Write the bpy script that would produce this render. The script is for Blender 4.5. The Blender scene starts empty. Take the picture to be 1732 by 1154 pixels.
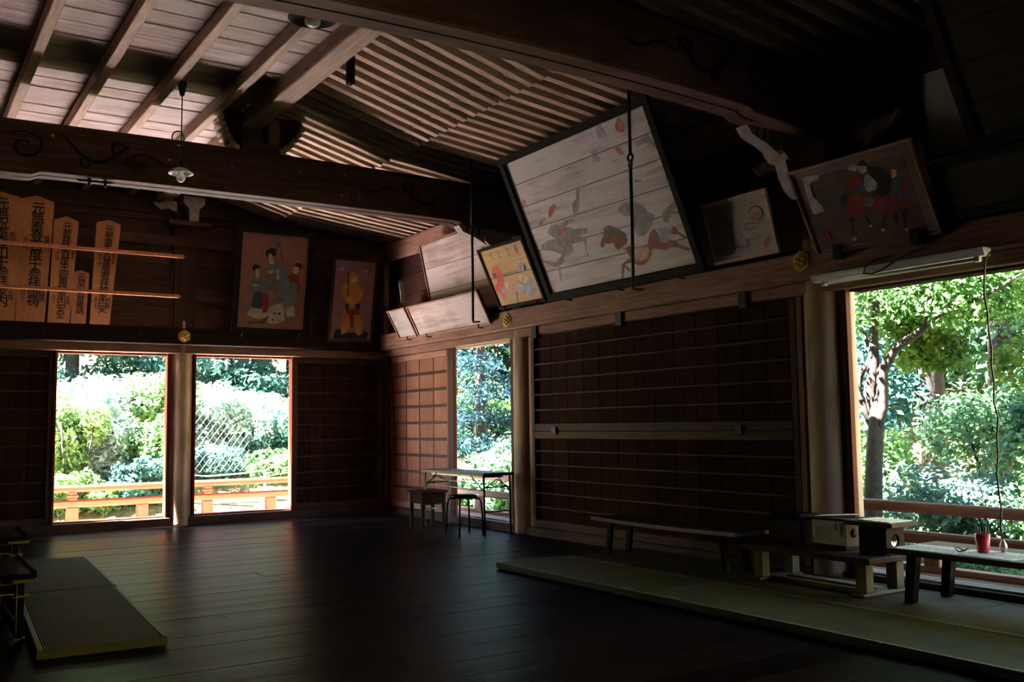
import bpy, math, random
import numpy as np
from mathutils import Vector, Matrix, Quaternion

random.seed(7)
RNG = np.random.default_rng(11)
scene = bpy.context.scene
COL = scene.collection

# ------------------------------------------------------------------ camera
cam_d = bpy.data.cameras.new('camera')
cam = bpy.data.objects.new('camera', cam_d)
COL.objects.link(cam)
R = ((0.838980, 0.035758, 0.542986), (-0.544000, 0.079471, 0.835313), (-0.013283, -0.996196, 0.086126))
M = Matrix.Identity(4)
for i in range(3):
    M[i][0] = R[i][0]
    M[i][1] = -R[i][1]
    M[i][2] = -R[i][2]
M[2][3] = 1.27
cam.matrix_world = M
cam_d.sensor_width = 36.0
cam_d.lens = 1640.0 / 1732.0 * 36.0
cam_d.clip_start = 0.05
cam_d.clip_end = 300
scene.camera = cam

# ------------------------------------------------------------------ sky, sun, exposure
SUN_ELEV = math.radians(56)
SUN_DIR = Vector((-math.cos(SUN_ELEV) * 0.985, math.cos(SUN_ELEV) * 0.17, math.sin(SUN_ELEV)))   # towards the sun
world = bpy.data.worlds.new('world')
scene.world = world
world.use_nodes = True
wn = world.node_tree.nodes
wl = world.node_tree.links
bg = wn['Background']
sky = wn.new('ShaderNodeTexSky')
sky.sky_type = 'NISHITA'
sky.sun_disc = False
sky.sun_elevation = SUN_ELEV
sky.sun_rotation = math.atan2(SUN_DIR.x, SUN_DIR.y)
wl.new(sky.outputs[0], bg.inputs[0])
bg.inputs[1].default_value = 0.25
sun_d = bpy.data.lights.new('sun', 'SUN')
sun_d.energy = 40.0
sun_d.angle = 0.0093
sun_d.color = (1.0, 0.96, 0.95)
sun = bpy.data.objects.new('sun', sun_d)
COL.objects.link(sun)
sun.rotation_euler = SUN_DIR.to_track_quat('Z', 'Y').to_euler()
sun.location = (-10, 10, 20)

vs = scene.view_settings
vs.view_transform = 'Standard'
vs.look = 'None'
vs.gamma = 1.0
vs.use_curve_mapping = False
vs.exposure = 3.25
scene.cycles.max_bounces = 10
scene.cycles.diffuse_bounces = 2
scene.cycles.glossy_bounces = 4
scene.cycles.transmission_bounces = 4
scene.cycles.sample_clamp_indirect = 0.0
scene.cycles.use_denoising = True

# ------------------------------------------------------------------ materials
MATS = {}


def new_mat(name):
    m = bpy.data.materials.new(name)
    m.use_nodes = True
    nt = m.node_tree
    b = nt.nodes['Principled BSDF']
    return m, nt, b


def wood(name, c1, c2, axis='X', rough=0.6, scale=1.0, bump=0.25, spec=0.35, blotch=0.35, vary=0.25):
    """wood grain running along one axis, tone differing from piece to piece"""
    m, nt, b = new_mat(name)
    N, L = nt.nodes, nt.links
    tc = N.new('ShaderNodeTexCoord')
    oi = N.new('ShaderNodeObjectInfo')
    off = N.new('ShaderNodeVectorMath'); off.operation = 'SCALE'
    off.inputs[0].default_value = (13.1, 7.7, 19.3)
    L.new(oi.outputs['Random'], off.inputs['Scale'])
    add = N.new('ShaderNodeVectorMath'); add.operation = 'ADD'
    L.new(tc.outputs['Object'], add.inputs[0]); L.new(off.outputs[0], add.inputs[1])
    mp = N.new('ShaderNodeMapping')
    s = [14.0 * scale] * 3
    s['XYZ'.index(axis)] = 0.9 * scale
    mp.inputs['Scale'].default_value = s
    L.new(add.outputs[0], mp.inputs['Vector'])
    n1 = N.new('ShaderNodeTexNoise'); n1.inputs['Scale'].default_value = 2.2
    n1.inputs['Detail'].default_value = 6; n1.inputs['Roughness'].default_value = 0.65
    n1.inputs['Distortion'].default_value = 0.6
    L.new(mp.outputs[0], n1.inputs['Vector'])
    n2 = N.new('ShaderNodeTexNoise'); n2.inputs['Scale'].default_value = 1.3; n2.inputs['Detail'].default_value = 3
    L.new(add.outputs[0], n2.inputs['Vector'])
    mx = N.new('ShaderNodeMath'); mx.operation = 'MULTIPLY_ADD'
    L.new(n2.outputs[0], mx.inputs[0]); mx.inputs[1].default_value = blotch; L.new(n1.outputs[0], mx.inputs[2])
    ramp = N.new('ShaderNodeValToRGB')
    ramp.color_ramp.elements[0].position = 0.36 + blotch * 0.4
    ramp.color_ramp.elements[0].color = (*c2, 1)
    ramp.color_ramp.elements[1].position = 0.64 + blotch * 0.5
    ramp.color_ramp.elements[1].color = (*c1, 1)
    L.new(mx.outputs[0], ramp.inputs[0])
    hv = N.new('ShaderNodeHueSaturation')
    vm = N.new('ShaderNodeMath'); vm.operation = 'MULTIPLY_ADD'
    L.new(oi.outputs['Random'], vm.inputs[0]); vm.inputs[1].default_value = vary * 2; vm.inputs[2].default_value = 1.0 - vary
    L.new(vm.outputs[0], hv.inputs['Value'])
    L.new(ramp.outputs[0], hv.inputs['Color'])
    L.new(hv.outputs[0], b.inputs['Base Color'])
    b.inputs['Roughness'].default_value = rough
    b.inputs['Specular IOR Level'].default_value = spec
    bp = N.new('ShaderNodeBump'); bp.inputs['Strength'].default_value = bump; bp.inputs['Distance'].default_value = 0.004
    L.new(n1.outputs[0], bp.inputs['Height']); L.new(bp.outputs[0], b.inputs['Normal'])
    MATS[name] = m
    return m


def plain(name, c, rough=0.6, metal=0.0, spec=0.4, vary=0.12, nscale=6.0, bump=0.0, emit=None):
    m, nt, b = new_mat(name)
    N, L = nt.nodes, nt.links
    tc = N.new('ShaderNodeTexCoord')
    n = N.new('ShaderNodeTexNoise'); n.inputs['Scale'].default_value = nscale; n.inputs['Detail'].default_value = 5
    L.new(tc.outputs['Object'], n.inputs['Vector'])
    ramp = N.new('ShaderNodeValToRGB')
    ramp.color_ramp.elements[0].position = 0.3
    ramp.color_ramp.elements[1].position = 0.7
    ramp.color_ramp.elements[0].color = (*[x * (1 - vary) for x in c], 1)
    ramp.color_ramp.elements[1].color = (*[min(1, x * (1 + vary)) for x in c], 1)
    L.new(n.outputs[0], ramp.inputs[0]); L.new(ramp.outputs[0], b.inputs['Base Color'])
    b.inputs['Roughness'].default_value = rough
    b.inputs['Metallic'].default_value = metal
    b.inputs['Specular IOR Level'].default_value = spec
    if bump:
        bp = N.new('ShaderNodeBump'); bp.inputs['Strength'].default_value = bump; bp.inputs['Distance'].default_value = 0.01
        L.new(n.outputs[0], bp.inputs['Height']); L.new(bp.outputs[0], b.inputs['Normal'])
    if emit:
        b.inputs['Emission Color'].default_value = (*c, 1)
        b.inputs['Emission Strength'].default_value = emit
    MATS[name] = m
    return m


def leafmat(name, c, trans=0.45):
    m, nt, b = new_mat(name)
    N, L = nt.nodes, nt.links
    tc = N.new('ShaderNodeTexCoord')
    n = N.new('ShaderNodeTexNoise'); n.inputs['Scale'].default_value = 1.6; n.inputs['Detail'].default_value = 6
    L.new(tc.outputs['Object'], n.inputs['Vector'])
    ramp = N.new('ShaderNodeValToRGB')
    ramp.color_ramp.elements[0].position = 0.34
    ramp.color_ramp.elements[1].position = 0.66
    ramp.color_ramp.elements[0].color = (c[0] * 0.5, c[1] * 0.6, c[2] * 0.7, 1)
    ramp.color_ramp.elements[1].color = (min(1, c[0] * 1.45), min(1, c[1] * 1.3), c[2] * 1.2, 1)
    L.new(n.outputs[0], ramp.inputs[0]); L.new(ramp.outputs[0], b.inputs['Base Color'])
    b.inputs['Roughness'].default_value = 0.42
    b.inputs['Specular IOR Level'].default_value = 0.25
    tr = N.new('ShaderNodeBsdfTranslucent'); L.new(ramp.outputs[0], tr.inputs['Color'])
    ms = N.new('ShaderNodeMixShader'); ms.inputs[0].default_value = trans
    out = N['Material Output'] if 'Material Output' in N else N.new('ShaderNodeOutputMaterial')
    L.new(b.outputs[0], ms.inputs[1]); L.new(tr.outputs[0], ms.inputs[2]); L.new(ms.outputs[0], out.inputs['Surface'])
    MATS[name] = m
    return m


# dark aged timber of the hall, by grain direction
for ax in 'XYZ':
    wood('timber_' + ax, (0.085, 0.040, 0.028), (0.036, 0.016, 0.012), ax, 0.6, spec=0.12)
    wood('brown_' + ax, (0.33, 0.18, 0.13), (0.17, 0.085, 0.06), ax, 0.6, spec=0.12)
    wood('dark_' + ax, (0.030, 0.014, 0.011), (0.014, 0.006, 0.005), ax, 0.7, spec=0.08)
    wood('pale_' + ax, (0.52, 0.36, 0.27), (0.30, 0.185, 0.13), ax, 0.65)
    wood('fresh_' + ax, (0.14, 0.024, 0.0075), (0.10, 0.017, 0.0052), ax, 0.6, vary=0.08, spec=0.1)
    wood('post_' + ax, (0.46, 0.31, 0.22), (0.19, 0.11, 0.07), ax, 0.6, scale=0.8, blotch=0.8)
wood('deck_pale', (0.80, 0.73, 0.71), (0.66, 0.58, 0.56), 'X', 0.7, vary=0.06)  # pale tone picked to bounce more sun up to the ceiling
wood('beam_near', (0.22, 0.118, 0.092), (0.115, 0.057, 0.044), 'X', 0.6, scale=0.6, blotch=0.7, spec=0.1, vary=0.0)
wood('ceiling_board', (0.58, 0.47, 0.45), (0.36, 0.23, 0.19), 'X', 0.7, scale=0.5, blotch=0.8, vary=0.14)
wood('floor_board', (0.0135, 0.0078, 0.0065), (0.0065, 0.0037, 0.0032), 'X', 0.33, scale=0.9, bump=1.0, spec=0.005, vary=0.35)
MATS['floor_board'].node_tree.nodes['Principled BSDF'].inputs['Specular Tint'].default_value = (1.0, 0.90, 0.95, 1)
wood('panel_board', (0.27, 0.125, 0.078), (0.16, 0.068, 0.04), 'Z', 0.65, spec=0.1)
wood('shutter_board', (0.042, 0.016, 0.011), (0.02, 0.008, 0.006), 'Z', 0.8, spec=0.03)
for ax in 'XYZ':
    wood('bench_' + ax, (0.17, 0.135, 0.075), (0.10, 0.075, 0.04), ax, 0.6, spec=0.08, vary=0.1)
    wood('bdark_' + ax, (0.05, 0.04, 0.028), (0.028, 0.02, 0.014), ax, 0.6, spec=0.08, vary=0.1)
wood('votive_board', (0.50, 0.205, 0.075), (0.36, 0.135, 0.05), 'Z', 0.6, vary=0.08)
wood('plaque_white', (0.58, 0.53, 0.55), (0.38, 0.31, 0.30), 'Y', 0.75, scale=0.5, blotch=0.9, vary=0.05)
wood('plaque_pink', (0.52, 0.42, 0.40), (0.32, 0.22, 0.19), 'Y', 0.75, scale=0.5, blotch=0.9, vary=0.05)
wood('plaque_yellow', (0.50, 0.28, 0.075), (0.36, 0.185, 0.045), 'Y', 0.6, scale=0.6, vary=0.05)
wood('plaque_brown', (0.19, 0.115, 0.092), (0.13, 0.072, 0.056), 'Y', 0.6, vary=0.05)
wood('plaque_grey', (0.34, 0.30, 0.28), (0.21, 0.175, 0.155), 'Y', 0.8, scale=0.6, blotch=1.0)
plain('silk_brown', (0.24, 0.125, 0.095), 0.8)
plain('silk_mauve', (0.26, 0.155, 0.155), 0.8)
plain('lacquer', (0.005, 0.004, 0.004), 0.25, spec=0.08)
plain('black_frame', (0.016, 0.014, 0.014), 0.75, spec=0.05)
plain('iron', (0.018, 0.017, 0.018), 0.5, metal=0.6)
plain('brass', (0.16, 0.12, 0.03), 0.5, metal=0.5)
plain('gilt', (0.45, 0.27, 0.06), 0.45, metal=0.7)
plain('track_metal', (0.55, 0.55, 0.58), 0.35, metal=0.6)
plain('steel', (0.42, 0.43, 0.38), 0.4, metal=0.7)
plain('cream_paint', (0.22, 0.20, 0.15), 0.5, spec=0.1)
plain('white_enamel', (0.72, 0.70, 0.78), 0.4, spec=0.2)
plain('glass_white', (0.85, 0.88, 0.92), 0.15, spec=0.6)
plain('cord_black', (0.015, 0.013, 0.013), 0.5)
plain('paper', (0.55, 0.53, 0.52), 0.8, vary=0.05, spec=0.1)
plain('slip_paper', (0.80, 0.76, 0.55), 0.85, vary=0.05, spec=0.05)
plain('paper_print', (0.55, 0.58, 0.50), 0.8, vary=0.5, nscale=40)
plain('red_plastic', (0.55, 0.03, 0.04), 0.35)
plain('stone', (0.13, 0.13, 0.14), 0.85, vary=0.35, nscale=9, bump=0.5)
plain('edge_pale', (0.26, 0.22, 0.20), 0.6, spec=0.1)
plain('carved_white', (0.36, 0.31, 0.30), 0.7, vary=0.25, nscale=14)
plain('table_top', (0.06, 0.06, 0.06), 0.6, spec=0.05)
plain('bark', (0.032, 0.023, 0.016), 0.9, vary=0.55, nscale=9, bump=0.8)  # mossy bark, darkened further for the shade on the trunk
plain('bark_dark', (0.022, 0.016, 0.014), 0.9, vary=0.4, nscale=8, bump=0.8)
plain('soil', (0.075, 0.07, 0.022), 0.95, vary=0.5, nscale=3, bump=0.6)
plain('grass', (0.085, 0.085, 0.022), 0.95, vary=0.6, nscale=14, bump=0.8)
plain('wire', (0.30, 0.31, 0.33), 0.5, metal=0.3)
plain('roofing', (0.05, 0.04, 0.035), 0.9)
plain('mat_edge', (0.055, 0.085, 0.05), 0.75)
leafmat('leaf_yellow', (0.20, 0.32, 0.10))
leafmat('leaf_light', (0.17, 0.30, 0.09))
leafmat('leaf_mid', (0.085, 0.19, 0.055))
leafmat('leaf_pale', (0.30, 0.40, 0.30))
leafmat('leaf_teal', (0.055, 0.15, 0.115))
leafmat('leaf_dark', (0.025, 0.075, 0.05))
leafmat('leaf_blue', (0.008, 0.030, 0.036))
leafmat('wood_fresh', (0.115, 0.24, 0.065))  # leaves outside the right wall: shade of tall trees put into darker colours
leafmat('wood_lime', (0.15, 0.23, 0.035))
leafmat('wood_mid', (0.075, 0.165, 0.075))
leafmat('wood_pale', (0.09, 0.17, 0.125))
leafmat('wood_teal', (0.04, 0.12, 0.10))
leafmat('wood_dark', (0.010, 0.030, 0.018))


def straw(name, c, axis):
    m, nt, b = new_mat(name)
    N, L = nt.nodes, nt.links
    tc = N.new('ShaderNodeTexCoord')
    w = N.new('ShaderNodeTexWave'); w.bands_direction = axis
    w.inputs['Scale'].default_value = 22; w.inputs['Distortion'].default_value = 0.6
    L.new(tc.outputs['Object'], w.inputs['Vector'])
    n = N.new('ShaderNodeTexNoise'); n.inputs['Scale'].default_value = 3; n.inputs['Detail'].default_value = 5
    L.new(tc.outputs['Object'], n.inputs['Vector'])
    mx = N.new('ShaderNodeMath'); mx.operation = 'MULTIPLY_ADD'
    L.new(w.outputs[0], mx.inputs[0]); mx.inputs[1].default_value = 0.35; L.new(n.outputs[0], mx.inputs[2])
    ramp = N.new('ShaderNodeValToRGB')
    ramp.color_ramp.elements[0].position = 0.35; ramp.color_ramp.elements[1].position = 0.95
    ramp.color_ramp.elements[0].color = (*[x * 0.68 for x in c], 1); ramp.color_ramp.elements[1].color = (*[x * 1.2 for x in c], 1)
    L.new(mx.outputs[0], ramp.inputs[0]); L.new(ramp.outputs[0], b.inputs['Base Color'])
    b.inputs['Roughness'].default_value = 0.7
    b.inputs['Specular IOR Level'].default_value = 0.03
    bp = N.new('ShaderNodeBump'); bp.inputs['Strength'].default_value = 0.4; bp.inputs['Distance'].default_value = 0.004
    L.new(w.outputs[0], bp.inputs['Height']); L.new(bp.outputs[0], b.inputs['Normal'])
    MATS[name] = m


straw('straw_green', (0.085, 0.070, 0.020), 'Y')
straw('straw_grey', (0.055, 0.046, 0.030), 'Y')
straw('straw_brown', (0.027, 0.0125, 0.009), 'X')
PAINTS = dict(bay=(.27, .105, .07), slate=(.13, .14, .17), slate2=(.30, .26, .27), sand=(.50, .36, .24), bluegrey=(.33, .36, .40), rust=(.45, .17, .10),
              ochre=(.58, .44, .30), red=(.55, .07, .06), umber=(.13, .08, .05), white=(.40, .36, .34), black=(.015, .013, .014), greywhite=(.36, .35, .35),
              red2=(.24, .025, .02), skin=(.60, .33, .20), blue=(.06, .10, .19), green=(.05, .07, .055), teal=(.10, .17, .19), olive=(.17, .13, .10),
              navy=(.025, .045, .085), gold=(.52, .25, .05), umber2=(.105, .056, .043))
for k, c in PAINTS.items():
    plain('paint_' + k, c, 0.8, vary=0.3, nscale=12)


# ------------------------------------------------------------------ mesh building
class MB:
    def __init__(self):
        self.v = []; self.f = []; self.sm = []

    def add(self, vs, fs, smooth=False):
        n = len(self.v)
        self.v.extend([tuple(p) for p in vs])
        for q in fs:
            self.f.append(tuple(i + n for i in q)); self.sm.append(smooth)
        return self

    def box(self, a, b):
        x0, y0, z0 = a; x1, y1, z1 = b
        vs = [(x0, y0, z0), (x1, y0, z0), (x1, y1, z0), (x0, y1, z0), (x0, y0, z1), (x1, y0, z1), (x1, y1, z1), (x0, y1, z1)]
        return self.add(vs, [(0, 3, 2, 1), (4, 5, 6, 7), (0, 1, 5, 4), (1, 2, 6, 5), (2, 3, 7, 6), (3, 0, 4, 7)])

    def cbox(self, a, b, c=0.008):
        """box with its twelve edges chamfered"""
        a, b = np.minimum(np.array(a, float), np.array(b, float)), np.maximum(np.array(a, float), np.array(b, float))
        c = min(c, 0.3 * float(min(b - a)))
        ctr = (a + b) / 2; h = (b - a) / 2
        vs = []; idx = {}
        for sx in (-1, 1):
            for sy in (-1, 1):
                for sz in (-1, 1):
                    s = np.array((sx, sy, sz))
                    for ax in range(3):
                        p = ctr + s * (h - c)
                        p[ax] = ctr[ax] + s[ax] * h[ax]
                        idx[(sx, sy, sz, ax)] = len(vs); vs.append(tuple(p))
        fs = []
        for ax in range(3):
            u, w = (ax + 1) % 3, (ax + 2) % 3
            for sg in (-1, 1):
                q = []
                for su, sw in ((-1, -1), (1, -1), (1, 1), (-1, 1)):
                    s = [0, 0, 0]; s[ax] = sg; s[u] = su; s[w] = sw
                    q.append(idx[(s[0], s[1], s[2], ax)])
                fs.append(tuple(q if sg > 0 else q[::-1]))
        for ax in range(3):
            u, w = (ax + 1) % 3, (ax + 2) % 3
            for su in (-1, 1):
                for sw in (-1, 1):
                    def k(t, g):
                        s = [0, 0, 0]; s[ax] = t; s[u] = su; s[w] = sw
                        return idx[(s[0], s[1], s[2], g)]
                    q = [k(-1, u), k(1, u), k(1, w), k(-1, w)]
                    fs.append(tuple(q if su * sw < 0 else q[::-1]))
        for sx in (-1, 1):
            for sy in (-1, 1):
                for sz in (-1, 1):
                    q = [idx[(sx, sy, sz, i)] for i in range(3)]
                    fs.append(tuple(q if sx * sy * sz > 0 else q[::-1]))
        return self.add(vs, fs)

    def tube(self, path, r, seg=8, caps=True, smooth=True):
        path = [Vector(p) for p in path]
        rs = r if isinstance(r, (list, tuple)) else [r] * len(path)
        vs = []; fs = []
        prev = None
        for i, p in enumerate(path):
            t = (path[min(i + 1, len(path) - 1)] - path[max(i - 1, 0)]).normalized()
            if prev is None:
                n = t.orthogonal().normalized()
            else:
                n = (prev - t * prev.dot(t)).normalized()
            prev = n
            bvec = t.cross(n)
            for k in range(seg):
                a = 2 * math.pi * k / seg
                vs.append(p + (n * math.cos(a) + bvec * math.sin(a)) * rs[i])
        for i in range(len(path) - 1):
            for k in range(seg):
                k2 = (k + 1) % seg
                fs.append((i * seg + k, i * seg + k2, (i + 1) * seg + k2, (i + 1) * seg + k))
        self.add(vs, fs, smooth)
        if caps:
            n = len(self.v) - len(vs)
            self.f.append(tuple(n + k for k in range(seg))[::-1]); self.sm.append(False)
            m = n + (len(path) - 1) * seg
            self.f.append(tuple(m + k for k in range(seg))); self.sm.append(False)
        return self

    def lathe(self, c, prof, seg=20, axis=(0, 0, 1), smooth=True):
        ax = Vector(axis).normalized(); u = ax.orthogonal().normalized(); w = ax.cross(u)
        c = Vector(c); vs = []; fs = []
        for (rr, h) in prof:
            for k in range(seg):
                a = 2 * math.pi * k / seg
                vs.append(c + ax * h + (u * math.cos(a) + w * math.sin(a)) * max(rr, 1e-4))
        for i in range(len(prof) - 1):
            for k in range(seg):
                k2 = (k + 1) % seg
                fs.append((i * seg + k, i * seg + k2, (i + 1) * seg + k2, (i + 1) * seg + k))
        fs.append(tuple(range(seg))[::-1]); m = (len(prof) - 1) * seg
        fs.append(tuple(m + k for k in range(seg)))
        return self.add(vs, fs, smooth)

    def prism(self, poly, origin, u, v, n):
        """2-D outline in (u, v) extruded along n (a vector with the thickness as length)"""
        o, u, v, n = Vector(origin), Vector(u), Vector(v), Vector(n)
        k = len(poly)
        vs = [o + u * p[0] + v * p[1] for p in poly] + [o + u * p[0] + v * p[1] + n for p in poly]
        fs = [tuple(range(k))[::-1], tuple(range(k, 2 * k))]
        for i in range(k):
            j = (i + 1) % k
            fs.append((i, j, k + j, k + i))
        return self.add(vs, fs)

    def bounds(self):
        a = np.array(self.v)
        return a.min(0), a.max(0)

    def build(self, name, mat, parent=None):
        lo, hi = self.bounds()
        if parent is None:
            o0 = Vector(((lo[0] + hi[0]) / 2, (lo[1] + hi[1]) / 2, lo[2]))
            loc = o0
        else:
            o0 = wloc(parent) + Vector((0, 0, 0))
            c0 = Vector(((lo[0] + hi[0]) / 2, (lo[1] + hi[1]) / 2, (lo[2] + hi[2]) / 2))
            loc = c0 - o0
            o0 = c0
        me = bpy.data.meshes.new(name)
        me.from_pydata([tuple(Vector(p) - o0) for p in self.v], [], self.f)
        me.polygons.foreach_set('use_smooth', self.sm)
        me.update()
        import bmesh
        bm = bmesh.new(); bm.from_mesh(me); bmesh.ops.recalc_face_normals(bm, faces=bm.faces); bm.to_mesh(me); bm.free()
        me.materials.append(MATS[mat])
        o = bpy.data.objects.new(name, me)
        COL.objects.link(o)
        o.location = loc
        if parent:
            o.parent = parent
        return o


def wloc(o):
    p = Vector((0, 0, 0))
    while o is not None:
        p += o.location
        o = o.parent
    return p


def tag(o, label=None, cat=None, group=None, kind=None):
    if label: o['label'] = label
    if cat: o['category'] = cat
    if group: o['group'] = group
    if kind: o['kind'] = kind
    return o


def thing(name, label, cat, loc, group=None, kind=None):
    o = bpy.data.objects.new(name, None)
    o.empty_display_size = 0.1
    COL.objects.link(o)
    o.location = loc
    return tag(o, label, cat, group, kind)


def copy_tree(o, loc=None, parent=None):
    c = o.copy(); COL.objects.link(c)
    if parent is not None: c.parent = parent
    if loc is not None: c.location = loc
    for ch in list(o.children):
        copy_tree(ch, None, c)
    return c


def glyphs(text, size, mat, name, parent, origin, u, v, n, vertical=True, spacing=1.05):
    """brush lettering as thin flat shapes on a surface: u right, v up, n out of it"""
    cu = bpy.data.curves.new('tmp', 'FONT')
    cu.size = size
    cu.body = '\n'.join(text) if vertical else text
    cu.space_line = spacing * 0.72 if vertical else 1.0
    cu.align_x = 'CENTER' if vertical else 'LEFT'
    cu.resolution_u = 2
    to = bpy.data.objects.new('tmp', cu); COL.objects.link(to)
    dg = bpy.context.evaluated_depsgraph_get()
    me = bpy.data.meshes.new_from_object(to.evaluated_get(dg))
    bpy.data.objects.remove(to); bpy.data.curves.remove(cu)
    u, v, n = Vector(u).normalized(), Vector(v).normalized(), Vector(n).normalized()
    o0 = wloc(parent)
    vs0 = [w.co.copy() for w in me.vertices]
    fs0 = [tuple(p.vertices) for p in me.polygons]
    bpy.data.meshes.remove(me)
    vv = []; ff = []
    k = size * 0.016
    for q, (dx, dy) in enumerate(((0, 0), (k, 0), (-k, 0), (0, k), (0, -k))):      # several passes of the brush thicken the strokes
        b0 = len(vv)
        vv += [tuple(Vector(origin) + u * (c.x + dx) + v * (c.y + dy) + n * (0.0015 + 0.00004 * q) - o0) for c in vs0]
        ff += [tuple(i + b0 for i in f) for f in fs0]
    me = bpy.data.meshes.new(name)
    me.from_pydata(vv, [], ff)
    me.materials.append(MATS[mat])
    o = bpy.data.objects.new(name, me); COL.objects.link(o); o.parent = parent
    return o

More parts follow.
